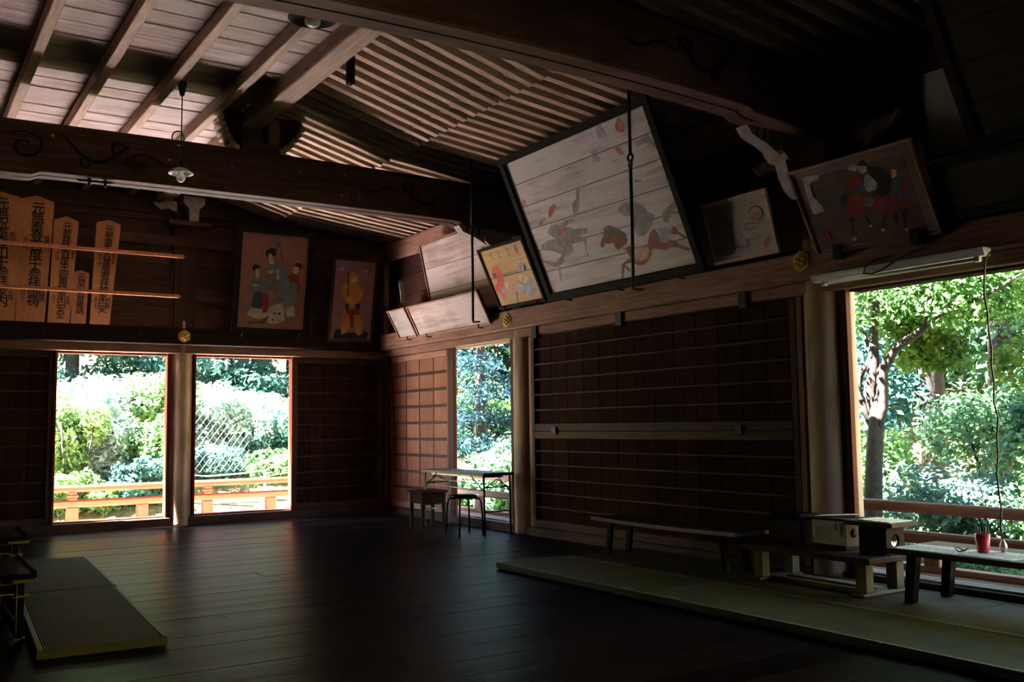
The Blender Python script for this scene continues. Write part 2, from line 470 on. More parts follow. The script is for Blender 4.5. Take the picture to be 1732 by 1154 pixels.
PAINT = {
 'big': [
  ('painted_horse', 'bay', [(1.137,0.441),(1.172,0.497),(1.248,0.552),(1.281,0.614),(1.334,0.627),(1.387,0.579),(1.498,0.536),(1.56,0.488),(1.564,0.443),(1.518,0.406),(1.38,0.374),(1.352,0.405),(1.353,0.45),(1.266,0.457),(1.219,0.466),(1.185,0.433)]),
  ('painted_mane', 'slate', [(1.285,0.621),(1.368,0.628),(1.477,0.581),(1.571,0.508),(1.56,0.488),(1.504,0.505),(1.414,0.567),(1.353,0.578),(1.325,0.546),(1.262,0.557)]),
  ('painted_horse', 'bay', [(1.467,0.37),(1.571,0.382),(1.643,0.355),(1.811,0.355),(1.889,0.45),(1.97,0.492),(1.994,0.417),(1.989,0.325),(2.05,0.328),(2.12,0.351),(2.192,0.318),(2.206,0.287),(2.337,0.223),(2.301,0.205),(2.185,0.263),(2.104,0.276),(2.019,0.262),(1.888,0.302),(1.842,0.292),(1.806,0.24),(1.718,0.188),(1.636,0.171),(1.568,0.185),(1.531,0.218),(1.422,0.219),(1.38,0.18),(1.31,0.076),(1.286,0.084),(1.354,0.215),(1.399,0.238),(1.512,0.265),(1.506,0.319)]),
  ('painted_saddle', 'sand', [(1.617,0.345),(1.801,0.335),(1.813,0.297),(1.751,0.234),(1.656,0.213),(1.577,0.225),(1.572,0.278)]),
  ('painted_rider', 'slate2', [(1.567,0.752),(1.702,0.804),(1.854,0.772),(1.931,0.72),(1.958,0.651),(2.037,0.607),(1.99,0.552),(1.924,0.501),(1.813,0.442),(1.733,0.449),(1.705,0.52),(1.72,0.59),(1.753,0.656),(1.634,0.672)]),
  ('painted_cloth', 'bluegrey', [(2.016,0.483),(2.107,0.466),(2.178,0.432),(2.172,0.398),(2.115,0.359),(2.011,0.328),(2.0,0.408)]),
  ('painted_tail', 'slate2', [(2.136,0.608),(2.313,0.675),(2.382,0.661),(2.277,0.58),(2.164,0.505),(2.126,0.526)]),
  ('painted_hoof', 'bay', [(2.166,0.406),(2.22,0.459),(2.249,0.44),(2.261,0.403),(2.35,0.331),(2.318,0.323),(2.243,0.385),(2.192,0.38)]),
  ('painted_foreleg', 'bay', [(1.398,0.193),(1.427,0.196),(1.461,0.146),(1.44,0.126),(1.397,0.17)]),
  ('painted_spear', 'slate2', [(1.104,1.087),(1.147,1.09),(1.056,0.927),(0.946,0.805),(0.901,0.8),(0.944,0.951),(1.02,0.974)]),
  ('painted_arm', 'slate2', [(0.673,0.777),(0.733,0.806),(0.882,0.804),(0.884,0.77),(0.771,0.758),(0.679,0.749)]),
  ('painted_warrior', 'slate2', [(0.38,0.735),(0.486,0.799),(0.634,0.784),(0.757,0.734),(0.84,0.691),(1.054,0.665),(1.008,0.62),(0.844,0.623),(0.963,0.575),(0.968,0.547),(0.898,0.439),(0.918,0.381),(0.88,0.387),(0.924,0.542),(0.717,0.551),(0.702,0.485),(0.586,0.435),(0.498,0.436),(0.509,0.378),(0.392,0.368),(0.335,0.193),(0.304,0.197),(0.361,0.373),(0.314,0.352),(0.133,0.437),(0.127,0.467),(0.345,0.404),(0.493,0.464),(0.371,0.527),(0.168,0.575),(0.199,0.626),(0.356,0.656),(0.487,0.646)]),
  ('painted_armour', 'rust', [(0.509,0.932),(0.575,0.987),(0.676,1.007),(0.674,0.967),(0.599,0.914),(0.51,0.877)]),
  ('painted_hand', 'rust', [(0.295,0.863),(0.408,0.897),(0.449,0.889),(0.35,0.839),(0.29,0.836)]),
  ('painted_mark', 'rust', [(0.167,1.156),(0.199,1.149),(0.197,1.108),(0.155,1.06),(0.139,1.091)]),
  ('painted_mark', 'rust', [(0.523,0.709),(0.691,0.733),(0.716,0.701),(0.569,0.673)]),
  ('painted_mark', 'rust', [(1.921,1.501),(2.005,1.576),(2.042,1.507),(2.011,1.417),(1.933,1.439)]),
  ('painted_mark', 'slate2', [(2.107,1.293),(2.292,1.322),(2.42,1.192),(2.355,1.171),(2.233,1.26),(2.115,1.252)]),
  ('painted_mark', 'rust', [(1.82,1.309),(1.882,1.313),(1.925,1.222),(1.872,1.235),(1.837,1.284)]),
  ('painted_mark', 'slate2', [(1.929,0.97),(2.038,0.955),(2.014,0.936),(1.933,0.949)]),
  ('painted_mark', 'slate2', [(1.736,1.208),(1.813,1.209),(1.806,1.195),(1.737,1.198)]),
  ('painted_stain', 'ochre', [(0.65,1.632),(0.992,1.651),(1.243,1.605),(1.26,1.516),(0.934,1.493),(0.669,1.538)]),
  ('painted_stain', 'ochre', [(1.346,1.43),(1.64,1.436),(1.704,1.379),(1.526,1.343),(1.344,1.368)]),
  ('painted_stain', 'ochre', [(1.147,0.77),(1.446,0.838),(1.463,0.75),(1.225,0.668)]),
  ('painted_stain', 'ochre', [(2.085,0.904),(2.352,0.882),(2.4,0.813),(2.202,0.799),(2.084,0.845)]),
  ('painted_stain', 'ochre', [(0.642,0.299),(1.019,0.286),(1.077,0.144),(0.789,0.117),(0.615,0.188)]),
 ],
 'yel': [
  ('painted_robe', 'red', [(0.177,0.505),(0.232,0.519),(0.298,0.504),(0.31,0.433),(0.324,0.387),(0.3,0.33),(0.317,0.31),(0.243,0.268),(0.197,0.221),(0.198,0.133),(0.148,0.104),(0.15,0.174),(0.064,0.23),(0.082,0.29),(0.17,0.339),(0.17,0.383),(0.119,0.4),(0.106,0.437)]),
  ('painted_face', 'umber', [(0.114,0.449),(0.208,0.439),(0.189,0.389),(0.13,0.393)]),
  ('painted_sash', 'white', [(0.196,0.265),(0.257,0.266),(0.26,0.204),(0.197,0.177),(0.172,0.207)]),
  ('painted_leg', 'sand', [(0.295,0.322),(0.371,0.302),(0.348,0.245),(0.271,0.22),(0.257,0.266)]),
  ('painted_head', 'slate2', [(0.676,0.454),(0.724,0.485),(0.806,0.48),(0.829,0.43),(0.822,0.398),(0.769,0.381),(0.703,0.387),(0.681,0.42)]),
  ('painted_hair', 'black', [(0.801,0.472),(0.827,0.422),(0.802,0.384),(0.768,0.39)]),
  ('painted_chest', 'sand', [(0.623,0.352),(0.78,0.354),(0.832,0.305),(0.777,0.262),(0.679,0.242),(0.611,0.269),(0.597,0.313)]),
  ('painted_trousers', 'greywhite', [(0.488,0.234),(0.577,0.282),(0.643,0.23),(0.777,0.262),(0.868,0.233),(0.885,0.172),(0.83,0.129),(0.713,0.076),(0.653,0.092),(0.576,0.171),(0.497,0.181)]),
  ('painted_rope', 'umber', [(0.316,0.397),(0.666,0.396),(0.661,0.389),(0.309,0.388)]),
  ('painted_rope', 'umber', [(0.327,0.415),(0.663,0.414),(0.659,0.408),(0.322,0.407)]),
  ('painted_mark', 'rust', [(0.378,0.223),(0.442,0.232),(0.432,0.173),(0.387,0.17)]),
  ('painted_cord', 'umber', [(0.462,0.177),(0.475,0.167),(0.425,0.061),(0.453,0.027),(0.435,0.02),(0.399,0.055)]),
 ],
 'sam': [
  ('painted_robe', 'red2', [(0.459,0.524),(0.54,0.576),(0.602,0.535),(0.589,0.476),(0.521,0.429),(0.443,0.483)]),
  ('painted_face', 'skin', [(0.603,0.613),(0.674,0.596),(0.663,0.555),(0.626,0.547),(0.597,0.571)]),
  ('painted_hat', 'black', [(0.61,0.629),(0.666,0.65),(0.689,0.61),(0.674,0.596),(0.614,0.615)]),
  ('painted_hair', 'white', [(0.521,0.616),(0.571,0.63),(0.603,0.613),(0.579,0.575),(0.528,0.597)]),
  ('painted_collar', 'white', [(0.643,0.542),(0.675,0.526),(0.718,0.464),(0.688,0.409),(0.62,0.407),(0.6,0.456)]),
  ('painted_tunic', 'blue', [(0.546,0.468),(0.603,0.464),(0.611,0.409),(0.509,0.423)]),
  ('painted_cloak', 'black', [(0.683,0.594),(0.783,0.56),(0.83,0.489),(0.829,0.438),(0.782,0.362),(0.704,0.353),(0.67,0.387),(0.72,0.446),(0.678,0.534)]),
  ('painted_face', 'skin', [(0.853,0.526),(0.891,0.517),(0.877,0.469),(0.838,0.461)]),
  ('painted_tunic', 'blue', [(0.821,0.44),(0.882,0.434),(0.867,0.343),(0.897,0.302),(0.866,0.292),(0.833,0.351)]),
  ('painted_sleeve', 'red2', [(0.894,0.44),(0.929,0.414),(0.923,0.348),(0.884,0.339)]),
  ('painted_horse', 'red2', [(0.431,0.404),(0.536,0.417),(0.616,0.373),(0.666,0.353),(0.796,0.35),(0.866,0.292),(0.925,0.279),(0.905,0.249),(0.851,0.226),(0.745,0.213),(0.64,0.235),(0.599,0.279),(0.521,0.277),(0.455,0.236),(0.371,0.253),(0.395,0.339)]),
  ('painted_haunch', 'black', [(0.359,0.402),(0.404,0.437),(0.451,0.427),(0.405,0.337),(0.357,0.32)]),
  ('painted_chest', 'slate', [(0.562,0.358),(0.616,0.373),(0.651,0.338),(0.615,0.293),(0.561,0.305)]),
  ('painted_leg', 'black', [(0.399,0.247),(0.437,0.24),(0.407,0.191),(0.383,0.104),(0.359,0.108),(0.382,0.178)]),
  ('painted_leg', 'black', [(0.526,0.24),(0.55,0.226),(0.555,0.162),(0.533,0.157)]),
  ('painted_leg', 'black', [(0.681,0.217),(0.707,0.212),(0.648,0.117),(0.626,0.121)]),
  ('painted_leg', 'black', [(0.828,0.213),(0.862,0.206),(0.818,0.085),(0.805,0.087)]),
  ('painted_leg', 'black', [(0.76,0.201),(0.781,0.197),(0.761,0.131),(0.745,0.138)]),
  ('painted_hoof', 'bluegrey', [(0.36,0.099),(0.393,0.093),(0.388,0.066),(0.355,0.072)]),
  ('painted_hoof', 'bluegrey', [(0.532,0.167),(0.559,0.161),(0.556,0.14),(0.528,0.145)]),
  ('painted_hoof', 'bluegrey', [(0.621,0.121),(0.65,0.115),(0.643,0.091),(0.615,0.097)]),
  ('painted_hoof', 'bluegrey', [(0.805,0.085),(0.828,0.081),(0.823,0.062),(0.8,0.066)]),
  ('painted_waterfall', 'white', [(0.113,0.623),(0.154,0.641),(0.273,0.622),(0.25,0.591),(0.185,0.588),(0.155,0.567),(0.154,0.465),(0.202,0.399),(0.21,0.342),(0.1,0.336),(0.093,0.422),(0.104,0.551)]),
  ('painted_foliage', 'green', [(0.199,0.52),(0.251,0.517),(0.242,0.446),(0.194,0.456)]),
  ('painted_seal', 'red2', [(0.122,0.181),(0.178,0.189),(0.179,0.113),(0.122,0.104)]),
  ('painted_inner_field', 'umber2', [(0.026,0.625),(0.984,0.612),(0.971,0.012),(0.066,0.048)]),
 ],
 'blk': [
  ('painted_hair', 'black', [(0.426,1.16),(0.495,1.198),(0.576,1.189),(0.573,1.111),(0.536,1.076),(0.485,1.119),(0.449,1.054),(0.425,1.098)]),
  ('painted_face', 'white', [(0.461,1.117),(0.509,1.113),(0.539,1.03),(0.576,0.954),(0.53,0.92),(0.477,0.994)]),
  ('painted_robe', 'teal', [(0.44,0.835),(0.494,0.979),(0.622,0.989),(0.724,0.919),(0.764,0.811),(0.816,0.53),(0.723,0.461),(0.659,0.678),(0.615,0.848),(0.534,0.857)]),
  ('painted_skirt', 'olive', [(0.457,0.82),(0.55,0.859),(0.633,0.833),(0.719,0.524),(0.675,0.442),(0.519,0.371),(0.438,0.382),(0.423,0.6)]),
  ('painted_sleeve', 'white', [(0.468,0.884),(0.547,0.905),(0.55,0.859),(0.487,0.838)]),
  ('painted_sleeve', 'white', [(0.588,0.893),(0.627,0.911),(0.637,0.771),(0.605,0.768)]),
  ('painted_hem', 'white', [(0.427,0.303),(0.503,0.37),(0.596,0.422),(0.715,0.453),(0.756,0.209),(0.678,0.158),(0.533,0.151),(0.48,0.227)]),
  ('painted_banner', 'blue', [(0.522,1.278),(0.618,1.287),(0.639,1.21),(0.574,1.22)]),
  ('painted_banner', 'slate', [(0.4,1.43),(0.529,1.419),(0.58,1.377),(0.452,1.365)]),
  ('painted_ribbon', 'blue', [(0.623,1.209),(0.652,1.149),(0.695,0.995),(0.74,0.92),(0.724,0.919),(0.678,0.994),(0.617,1.177)]),
  ('painted_hair', 'black', [(0.237,0.913),(0.289,0.963),(0.354,0.937),(0.356,0.899),(0.294,0.886),(0.272,0.853)]),
  ('painted_face', 'white', [(0.291,0.886),(0.34,0.905),(0.354,0.813),(0.335,0.742),(0.3,0.794)]),
  ('painted_robe', 'teal', [(0.235,0.696),(0.286,0.762),(0.365,0.767),(0.459,0.789),(0.495,0.729),(0.439,0.601),(0.344,0.595),(0.263,0.636)]),
  ('painted_hands', 'white', [(0.268,0.683),(0.354,0.689),(0.34,0.657),(0.278,0.652)]),
  ('painted_skirt', 'navy', [(0.298,0.576),(0.409,0.583),(0.451,0.429),(0.392,0.348),(0.264,0.372)]),
  ('painted_hem', 'white', [(0.265,0.357),(0.408,0.349),(0.495,0.244),(0.386,0.207),(0.209,0.261)]),
  ('painted_stroke', 'navy', [(0.23,0.169),(0.435,0.178),(0.51,0.26),(0.52,0.229),(0.453,0.155),(0.248,0.138)]),
  ('painted_sash', 'red2', [(0.412,0.537),(0.473,0.572),(0.514,0.433),(0.491,0.306),(0.428,0.287)]),
  ('painted_hair', 'black', [(0.835,0.975),(0.881,1.026),(0.948,1.007),(0.945,0.936),(0.902,0.964)]),
  ('painted_face', 'white', [(0.836,0.959),(0.902,0.964),(0.906,0.901),(0.845,0.833),(0.818,0.863)]),
  ('painted_robe', 'red2', [(0.754,0.842),(0.825,0.879),(0.927,0.839),(0.941,0.633),(0.877,0.613),(0.803,0.719)]),
  ('painted_skirt', 'teal', [(0.74,0.683),(0.85,0.754),(0.904,0.694),(0.872,0.438),(0.776,0.401)]),
  ('painted_hem', 'white', [(0.745,0.383),(0.873,0.422),(0.9,0.28),(0.786,0.258)]),
  ('painted_flower', 'red2', [(0.587,0.311),(0.619,0.313),(0.621,0.282),(0.589,0.28)]),
  ('painted_flower', 'navy', [(0.651,0.315),(0.692,0.317),(0.686,0.285),(0.654,0.275)]),
  ('painted_flower', 'red2', [(0.561,0.216),(0.593,0.225),(0.595,0.194),(0.563,0.192)]),
 ],
 'gold': [
  ('painted_hood', 'gold', [(0.264,0.995),(0.322,1.032),(0.414,0.99),(0.414,0.891),(0.374,0.839),(0.285,0.85)]),
  ('painted_robe', 'gold', [(0.166,0.809),(0.249,0.863),(0.426,0.859),(0.502,0.798),(0.496,0.666),(0.447,0.613),(0.419,0.529),(0.296,0.522),(0.235,0.617),(0.161,0.662)]),
  ('painted_staff', 'umber', [(0.231,1.026),(0.252,1.027),(0.28,0.669),(0.257,0.668)]),
  ('painted_sash', 'navy', [(0.232,0.551),(0.292,0.571),(0.299,0.489),(0.249,0.454)]),
  ('painted_sash', 'navy', [(0.381,0.56),(0.45,0.58),(0.475,0.499),(0.406,0.479)]),
  ('painted_belt', 'red2', [(0.248,0.47),(0.457,0.498),(0.465,0.415),(0.383,0.329),(0.376,0.212),(0.332,0.211),(0.31,0.358)]),
  ('painted_trousers', 'gold', [(0.218,0.403),(0.306,0.407),(0.339,0.227),(0.263,0.092),(0.174,0.105),(0.18,0.237)]),
  ('painted_trousers', 'gold', [(0.378,0.394),(0.473,0.416),(0.533,0.253),(0.528,0.102),(0.436,0.132)]),
  ('painted_rock', 'black', [(0.074,0.052),(0.115,0.185),(0.202,0.189),(0.209,0.107),(0.276,0.142),(0.417,0.148),(0.492,0.101),(0.574,0.188),(0.632,0.14),(0.614,0.047)]),
  ('painted_face', 'ochre', [(0.293,0.965),(0.38,0.971),(0.379,0.889),(0.309,0.884)]),
 ],
}
# ------------------------------------------------------------------ dimensions (metres)
FAR = 13.28      # inner face of the far wall
RIGHT = 6.35     # inner face of the right wall
XL, YB = -3.0, -3.0
ZC = 4.48        # underside of the flat ceiling boards
XP = 3.08        # purlin between the flat ceiling and the rafters

# ------------------------------------------------------------------ floor
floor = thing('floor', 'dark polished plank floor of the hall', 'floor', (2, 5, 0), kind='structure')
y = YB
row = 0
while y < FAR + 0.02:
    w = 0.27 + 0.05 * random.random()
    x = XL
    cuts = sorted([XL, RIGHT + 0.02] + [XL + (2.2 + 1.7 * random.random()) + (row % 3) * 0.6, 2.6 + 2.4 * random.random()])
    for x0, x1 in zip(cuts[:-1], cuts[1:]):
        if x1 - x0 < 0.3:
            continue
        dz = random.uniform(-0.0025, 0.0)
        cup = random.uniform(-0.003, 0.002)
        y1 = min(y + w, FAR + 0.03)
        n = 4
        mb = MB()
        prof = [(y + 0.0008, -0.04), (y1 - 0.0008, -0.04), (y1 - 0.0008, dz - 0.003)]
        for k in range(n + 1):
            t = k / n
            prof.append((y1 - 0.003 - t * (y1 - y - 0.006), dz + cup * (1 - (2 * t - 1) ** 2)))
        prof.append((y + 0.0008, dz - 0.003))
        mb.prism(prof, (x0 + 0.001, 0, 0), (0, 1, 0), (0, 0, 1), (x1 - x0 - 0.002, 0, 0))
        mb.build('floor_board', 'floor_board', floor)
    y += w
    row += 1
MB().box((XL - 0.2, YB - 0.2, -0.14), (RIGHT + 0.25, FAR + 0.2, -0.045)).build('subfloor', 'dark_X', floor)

# ------------------------------------------------------------------ ceiling and roof
ceil = thing('ceiling', 'plank ceiling and slatted rafters under the roof', 'ceiling', (2, 5, ZC), kind='structure')
y = YB
while y < FAR + 0.1:
    w = 0.27 + 0.03 * random.random()
    MB().cbox((XL, y + 0.004, ZC + random.uniform(0, 0.012)), (XP, min(y + w, FAR + 0.1) - 0.004, ZC + 0.04), 0.011).build('ceiling_board', 'ceiling_board', ceil)
    y += w
for xb in (-2.0, -1.4, -0.8, -0.2, 0.40, 0.97, 1.53, 2.09, 2.66):
    MB().cbox((xb - 0.042, YB, ZC - 0.125), (xb + 0.042, FAR + 0.1, ZC), 0.006).build('batten', 'pale_Y', ceil)
MB().cbox((XP - 0.105, YB, ZC - 0.15), (XP + 0.105, FAR + 0.1, ZC + 0.13), 0.01).build('purlin', 'pale_Y', ceil)
# rafters: two runs, the lower run lapped beside the upper one
KX, KZ = 4.50, 4.205
za = lambda x: 4.57 - (4.57 - KZ) / (KX - 3.18) * (x - 3.18)
zb = lambda x: KZ + 0.045 - 0.12 * (x - KX)
RW, RH = 0.075, 0.115
y = 0.1
mesh_a = mesh_b = None
while y < FAR - 0.02:
    def rafter(z, x0, x1, yy):
        return MB().prism([(x0, z(x0)), (x1, z(x1)), (x1, z(x1) + RH), (x0, z(x0) + RH)], (0, yy, 0), (1, 0, 0), (0, 0, 1), (0, RW, 0))
    if mesh_a is None:
        mesh_a = rafter(za, XP + 0.10, KX + 0.10, y).build('rafter', 'pale_X', ceil)
        mesh_b = rafter(zb, KX - 0.12, RIGHT + 0.1, y + 0.078).build('rafter', 'pale_X', ceil)
        ya, yb = mesh_a.location.y - y, mesh_b.location.y - y
    else:
        for src, dy in ((mesh_a, ya), (mesh_b, yb)):
            o = src.copy(); COL.objects.link(o); o.location.y = y + dy
    y += 0.188
# boards lying on the rafters, and the outer roof with its eaves
def slab(z, x0, x1, y0, y1, t0, t1):
    return MB().prism([(x0, z(x0) + t0), (x1, z(x1) + t0), (x1, z(x1) + t1), (x0, z(x0) + t1)], (0, y0, 0), (1, 0, 0), (0, 0, 1), (0, y1 - y0, 0))
slab(za, XP + 0.10, KX + 0.06, YB, FAR + 0.5, RH, RH + 0.04).build('roof_boarding', 'dark_Y', ceil)
slab(zb, KX - 0.05, RIGHT + 2.7, YB, FAR + 0.5, RH + 0.005, RH + 0.05).build('roof_boarding', 'dark_Y', ceil)
roof = thing('roof', 'outer roof with eaves above the hall', 'roof', (2, 5, 5), kind='structure')
MB().box((XL - 0.4, YB - 0.3, 4.75), (XP + 0.4, FAR + 0.5, 4.95)).build('roof_cover', 'roofing', roof)
slab(lambda x: za(x) if x < KX else zb(x), XP + 0.3, KX, YB - 0.3, FAR + 0.5, 0.22, 0.34).build('roof_cover', 'roofing', roof)
slab(zb, KX - 0.05, RIGHT + 2.8, YB - 0.3, FAR + 0.5, 0.18, 0.30).build('roof_cover', 'roofing', roof)  # right eave is out of view, lengthened to shade the trunk outside

# ------------------------------------------------------------------ round pillars
def pillar(x, y, r, h, label):
    mb = MB(); mb.lathe((x, y, 0), [(r * 1.01, -0.03), (r, 0.03), (r, h * 0.5), (r * 0.985, h)], 28)
    return tag(mb.build('pillar', 'post_Z', None), label, 'pillar', 'round pillars of the hall')
pillar(3.36, FAR + 0.12, 0.172, 4.0, 'round timber pillar between the two bright far windows')
pillar(6.47, FAR + 0.12, 0.16, 3.95, 'round corner pillar where the far and right walls meet')
pillar(6.47, 9.60, 0.185, 3.5, 'round pillar to the right of the narrow window behind the folding table')
pillar(6.47, 5.19, 0.20, 3.3, 'round weathered pillar left of the large right window')
pillar(0.05, 9.60, 0.18, 4.03, 'round pillar under the left end of the far tie beam')

# ------------------------------------------------------------------ far wall
wf = thing('wall_far', 'far timber wall with dark boards above a heavy lintel', 'wall', (3, FAR, 0), kind='structure')
def fbox(name, x0, x1, z0, z1, y0, y1, mat, c=0.008):
    return MB().cbox((x0, y0, z0), (x1, y1, z1), c).build(name, mat, wf)
fbox('sill', XL, RIGHT + 0.1, -0.03, 0.115, FAR - 0.02, FAR + 0.16, 'timber_X')
fbox('window_head', XL, RIGHT + 0.1, 2.275, 2.385, FAR - 0.05, FAR + 0.14, 'brown_X')
fbox('lintel', XL, RIGHT + 0.1, 2.385, 2.61, FAR - 0.14, FAR + 0.14, 'dark_X', 0.012)
for i in range(7):
    z0 = 2.612 + i * 0.29
    for (x0, x1) in ((XL, 0.2), (0.2, 3.36), (3.36, RIGHT + 0.1)):
        fbox('wall_board', x0, x1 - 0.003, z0, min(z0 + 0.286, 4.62), FAR + 0.03 + random.uniform(0, 0.008), FAR + 0.09, 'timber_X', 0.006)
fbox('wall_rail', XL, RIGHT, 3.72, 3.86, FAR - 0.06, FAR + 0.06, 'timber_X')
fbox('wall_rail', 3.5, RIGHT, 2.98, 3.07, FAR - 0.03, FAR + 0.06, 'timber_X')
fbox('wall_stud', 3.22, 3.50, 2.61, 4.4, FAR - 0.05, FAR + 0.06, 'timber_Z')
fbox('wall_plate', XL, RIGHT, 4.15, 4.40, FAR - 0.02, FAR + 0.12, 'timber_X')
MB().box((XL - 0.1, FAR + 0.10, 2.5), (RIGHT + 0.3, FAR + 0.16, 4.7)).build('sheathing', 'dark_X', wf)


def panel(root, w, h, rows, cols, place, mat_b, mat_s, depth=0.035, slat=0.022, slat_m=None):
    """boarded lattice panel: frame, vertical boards and horizontal slats; place maps (u, v, d) to world"""
    def pb(name, u0, u1, v0, v1, d0, d1, m, c=0.004):
        p, q = place(u0, v0, d0), place(u1, v1, d1)
        return MB().cbox(p, q, c).build(name, m, root)
    fw = 0.065
    pb('stile', 0, fw, 0, h, 0, depth, mat_s + '_Z'); pb('stile', w - fw, w, 0, h, 0, depth, mat_s + '_Z')
    hx = mat_s + ('_X' if abs(place(1, 0, 0)[0] - place(0, 0, 0)[0]) > 0.5 else '_Y')
    pb('rail', fw, w - fw, 0, fw * 1.3, 0, depth, hx); pb('rail', fw, w - fw, h - fw * 1.3, h, 0, depth, hx)
    bw = (w - 2 * fw) / cols
    for i in range(cols):
        pb('board', fw + i * bw + 0.002, fw + (i + 1) * bw - 0.002, fw, h - fw, -0.012, 0.006, mat_b, 0.003)
    for k in range(1, rows):
        v = fw + (h - 2 * fw) * k / rows
        pb('slat', fw, w - fw, v - slat / 2, v + slat / 2, 0.004, depth * 0.85, slat_m or hx, 0.003)
    return pb


def far_panel(x0, x1, label):
    r = thing('lattice_shutter', label, 'shutter', ((x0 + x1) / 2, FAR + 0.05, 0.115), 'boarded shutters of the hall')
    panel(r, x1 - x0, 2.16, 9, 6, lambda u, v, d: (x0 + u, FAR + 0.06 - d, 0.116 + v), 'shutter_board', 'timber')
far_panel(0.36, 1.80, 'dark slatted shutter left of the far windows')
far_panel(-1.1, 0.34, 'dark slatted shutter beyond the left edge of the far windows')
far_panel(-2.9, -1.12, 'dark slatted shutter at the far end of the far wall')
far_panel(4.915, 6.30, 'dark slatted shutter between the right far window and the corner')
for k, (x0, x1) in enumerate(((1.83, 3.165), (3.545, 4.885))):
    wnd = thing('window_%d' % (k + 1), 'tall open window in the far wall, ' + ('left of the pillar' if k == 0 else 'right of the pillar'), 'window', ((x0 + x1) / 2, FAR, 0.115), kind='structure')
    for xa, xb in ((x0 - 0.035, x0), (x1, x1 + 0.035)):
        MB().cbox((xa, FAR - 0.01, 0.116), (xb, FAR + 0.13, 2.275), 0.004).build('window_jamb', 'fresh_Z', wnd)
    MB().cbox((x0, FAR + 0.02, 2.245), (x1, FAR + 0.13, 2.275), 0.004).build('window_head', 'fresh_X', wnd)
    MB().cbox((x0, FAR + 0.05, 0.116), (x1, FAR + 0.13, 0.135), 0.004).build('window_track', 'fresh_X', wnd)
# wall pieces that close the gaps beside the pillar
for xa, xb in ((3.20, 3.22), (3.50, 3.52)):
    fbox('wall_stud', xa - 0.01, xb + 0.01, 0.115, 2.275, FAR + 0.03, FAR + 0.14, 'timber_Z', 0.003)

# ------------------------------------------------------------------ right wall
wr = thing('wall_right', 'right timber wall with a lintel carrying painted plaques', 'wall', (RIGHT, 5, 0), kind='structure')
def rbox(name, y0, y1, z0, z1, x0, x1, mat, c=0.008):
    return MB().cbox((x0, y0, z0), (x1, y1, z1), c).build(name, mat, wr)
rbox('sill', YB, FAR, -0.03, 0.10, RIGHT - 0.02, RIGHT + 0.22, 'timber_Y')
rbox('window_head', YB, FAR - 0.12, 2.30, 2.40, RIGHT - 0.06, RIGHT + 0.16, 'brown_Y')
rbox('lintel', YB, FAR - 0.12, 2.40, 2.63, RIGHT - 0.145, RIGHT + 0.16, 'brown_Y', 0.012)
for i in range(5):
    z0 = 2.632 + i * 0.28
    for (ya, yb) in ((YB, 0.77), (0.77, 5.19), (5.19, 9.60), (9.60, FAR)):
        rbox('wall_board', ya, yb - 0.003, z0, min(z0 + 0.276, 4.0), RIGHT + 0.05 + random.uniform(0, 0.008), RIGHT + 0.10, 'timber_Y', 0.006)
rbox('wall_plate', YB, FAR, 3.75, 4.02, RIGHT - 0.02, RIGHT + 0.16, 'brown_Y', 0.012)
for yy in (9.60, 5.19, 0.77):
    rbox('wall_stud', yy - 0.15, yy + 0.15, 2.63, 3.75, RIGHT - 0.05, RIGHT + 0.1, 'timber_Z')
rbox('wall_rail', 5.3, 9.5, 3.22, 3.32, RIGHT - 0.02, RIGHT + 0.06, 'timber_Y')
MB().box((RIGHT + 0.12, YB - 0.1, 2.5), (RIGHT + 0.18, FAR + 0.14, 4.16)).build('sheathing', 'dark_Y', wr)
MB().box((RIGHT + 0.02, YB, 0.1), (RIGHT + 0.12, 0.60, 2.4)).build('sheathing', 'dark_Y', wr)
rbox('wall_stud', 9.76, 9.82, 0.1, 2.30, RIGHT + 0.0, RIGHT + 0.16, 'timber_Z', 0.004)

# lattice door beside the narrow window
r = thing('lattice_door', 'sliding door with brown wooden lattice behind the folding table', 'door', (RIGHT, 12.15, 0.1))
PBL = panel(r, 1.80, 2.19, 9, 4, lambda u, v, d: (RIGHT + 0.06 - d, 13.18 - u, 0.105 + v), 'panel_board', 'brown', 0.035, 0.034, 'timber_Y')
for u in (0.49, 0.90, 1.32):
    PBL('mullion', u - 0.006, u + 0.006, 0.07, 2.12, 0.004, 0.012, 'timber_Z', 0.002)
r = thing('window_3', 'narrow open window behind the folding table', 'window', (RIGHT, 10.5, 0.1), kind='structure')
MB().cbox((RIGHT + 0.0, 11.20, 0.10), (RIGHT + 0.04, 11.37, 2.30), 0.005).build('window_jamb', 'timber_Z', r)
MB().cbox((RIGHT + 0.005, 11.188, 0.10), (RIGHT + 0.04, 11.20, 2.30), 0.003).build('window_jamb', 'fresh_Z', r)
for xx in (0.05, 0.10, 0.15):
    MB().cbox((RIGHT + xx, 9.8, 0.10), (RIGHT + xx + 0.022, 11.17, 0.118), 0.003).build('window_track', 'pale_Y', r)
    MB().cbox((RIGHT + xx, 9.8, 2.285), (RIGHT + xx + 0.022, 11.17, 2.30), 0.003).build('window_track', 'pale_Y', r)

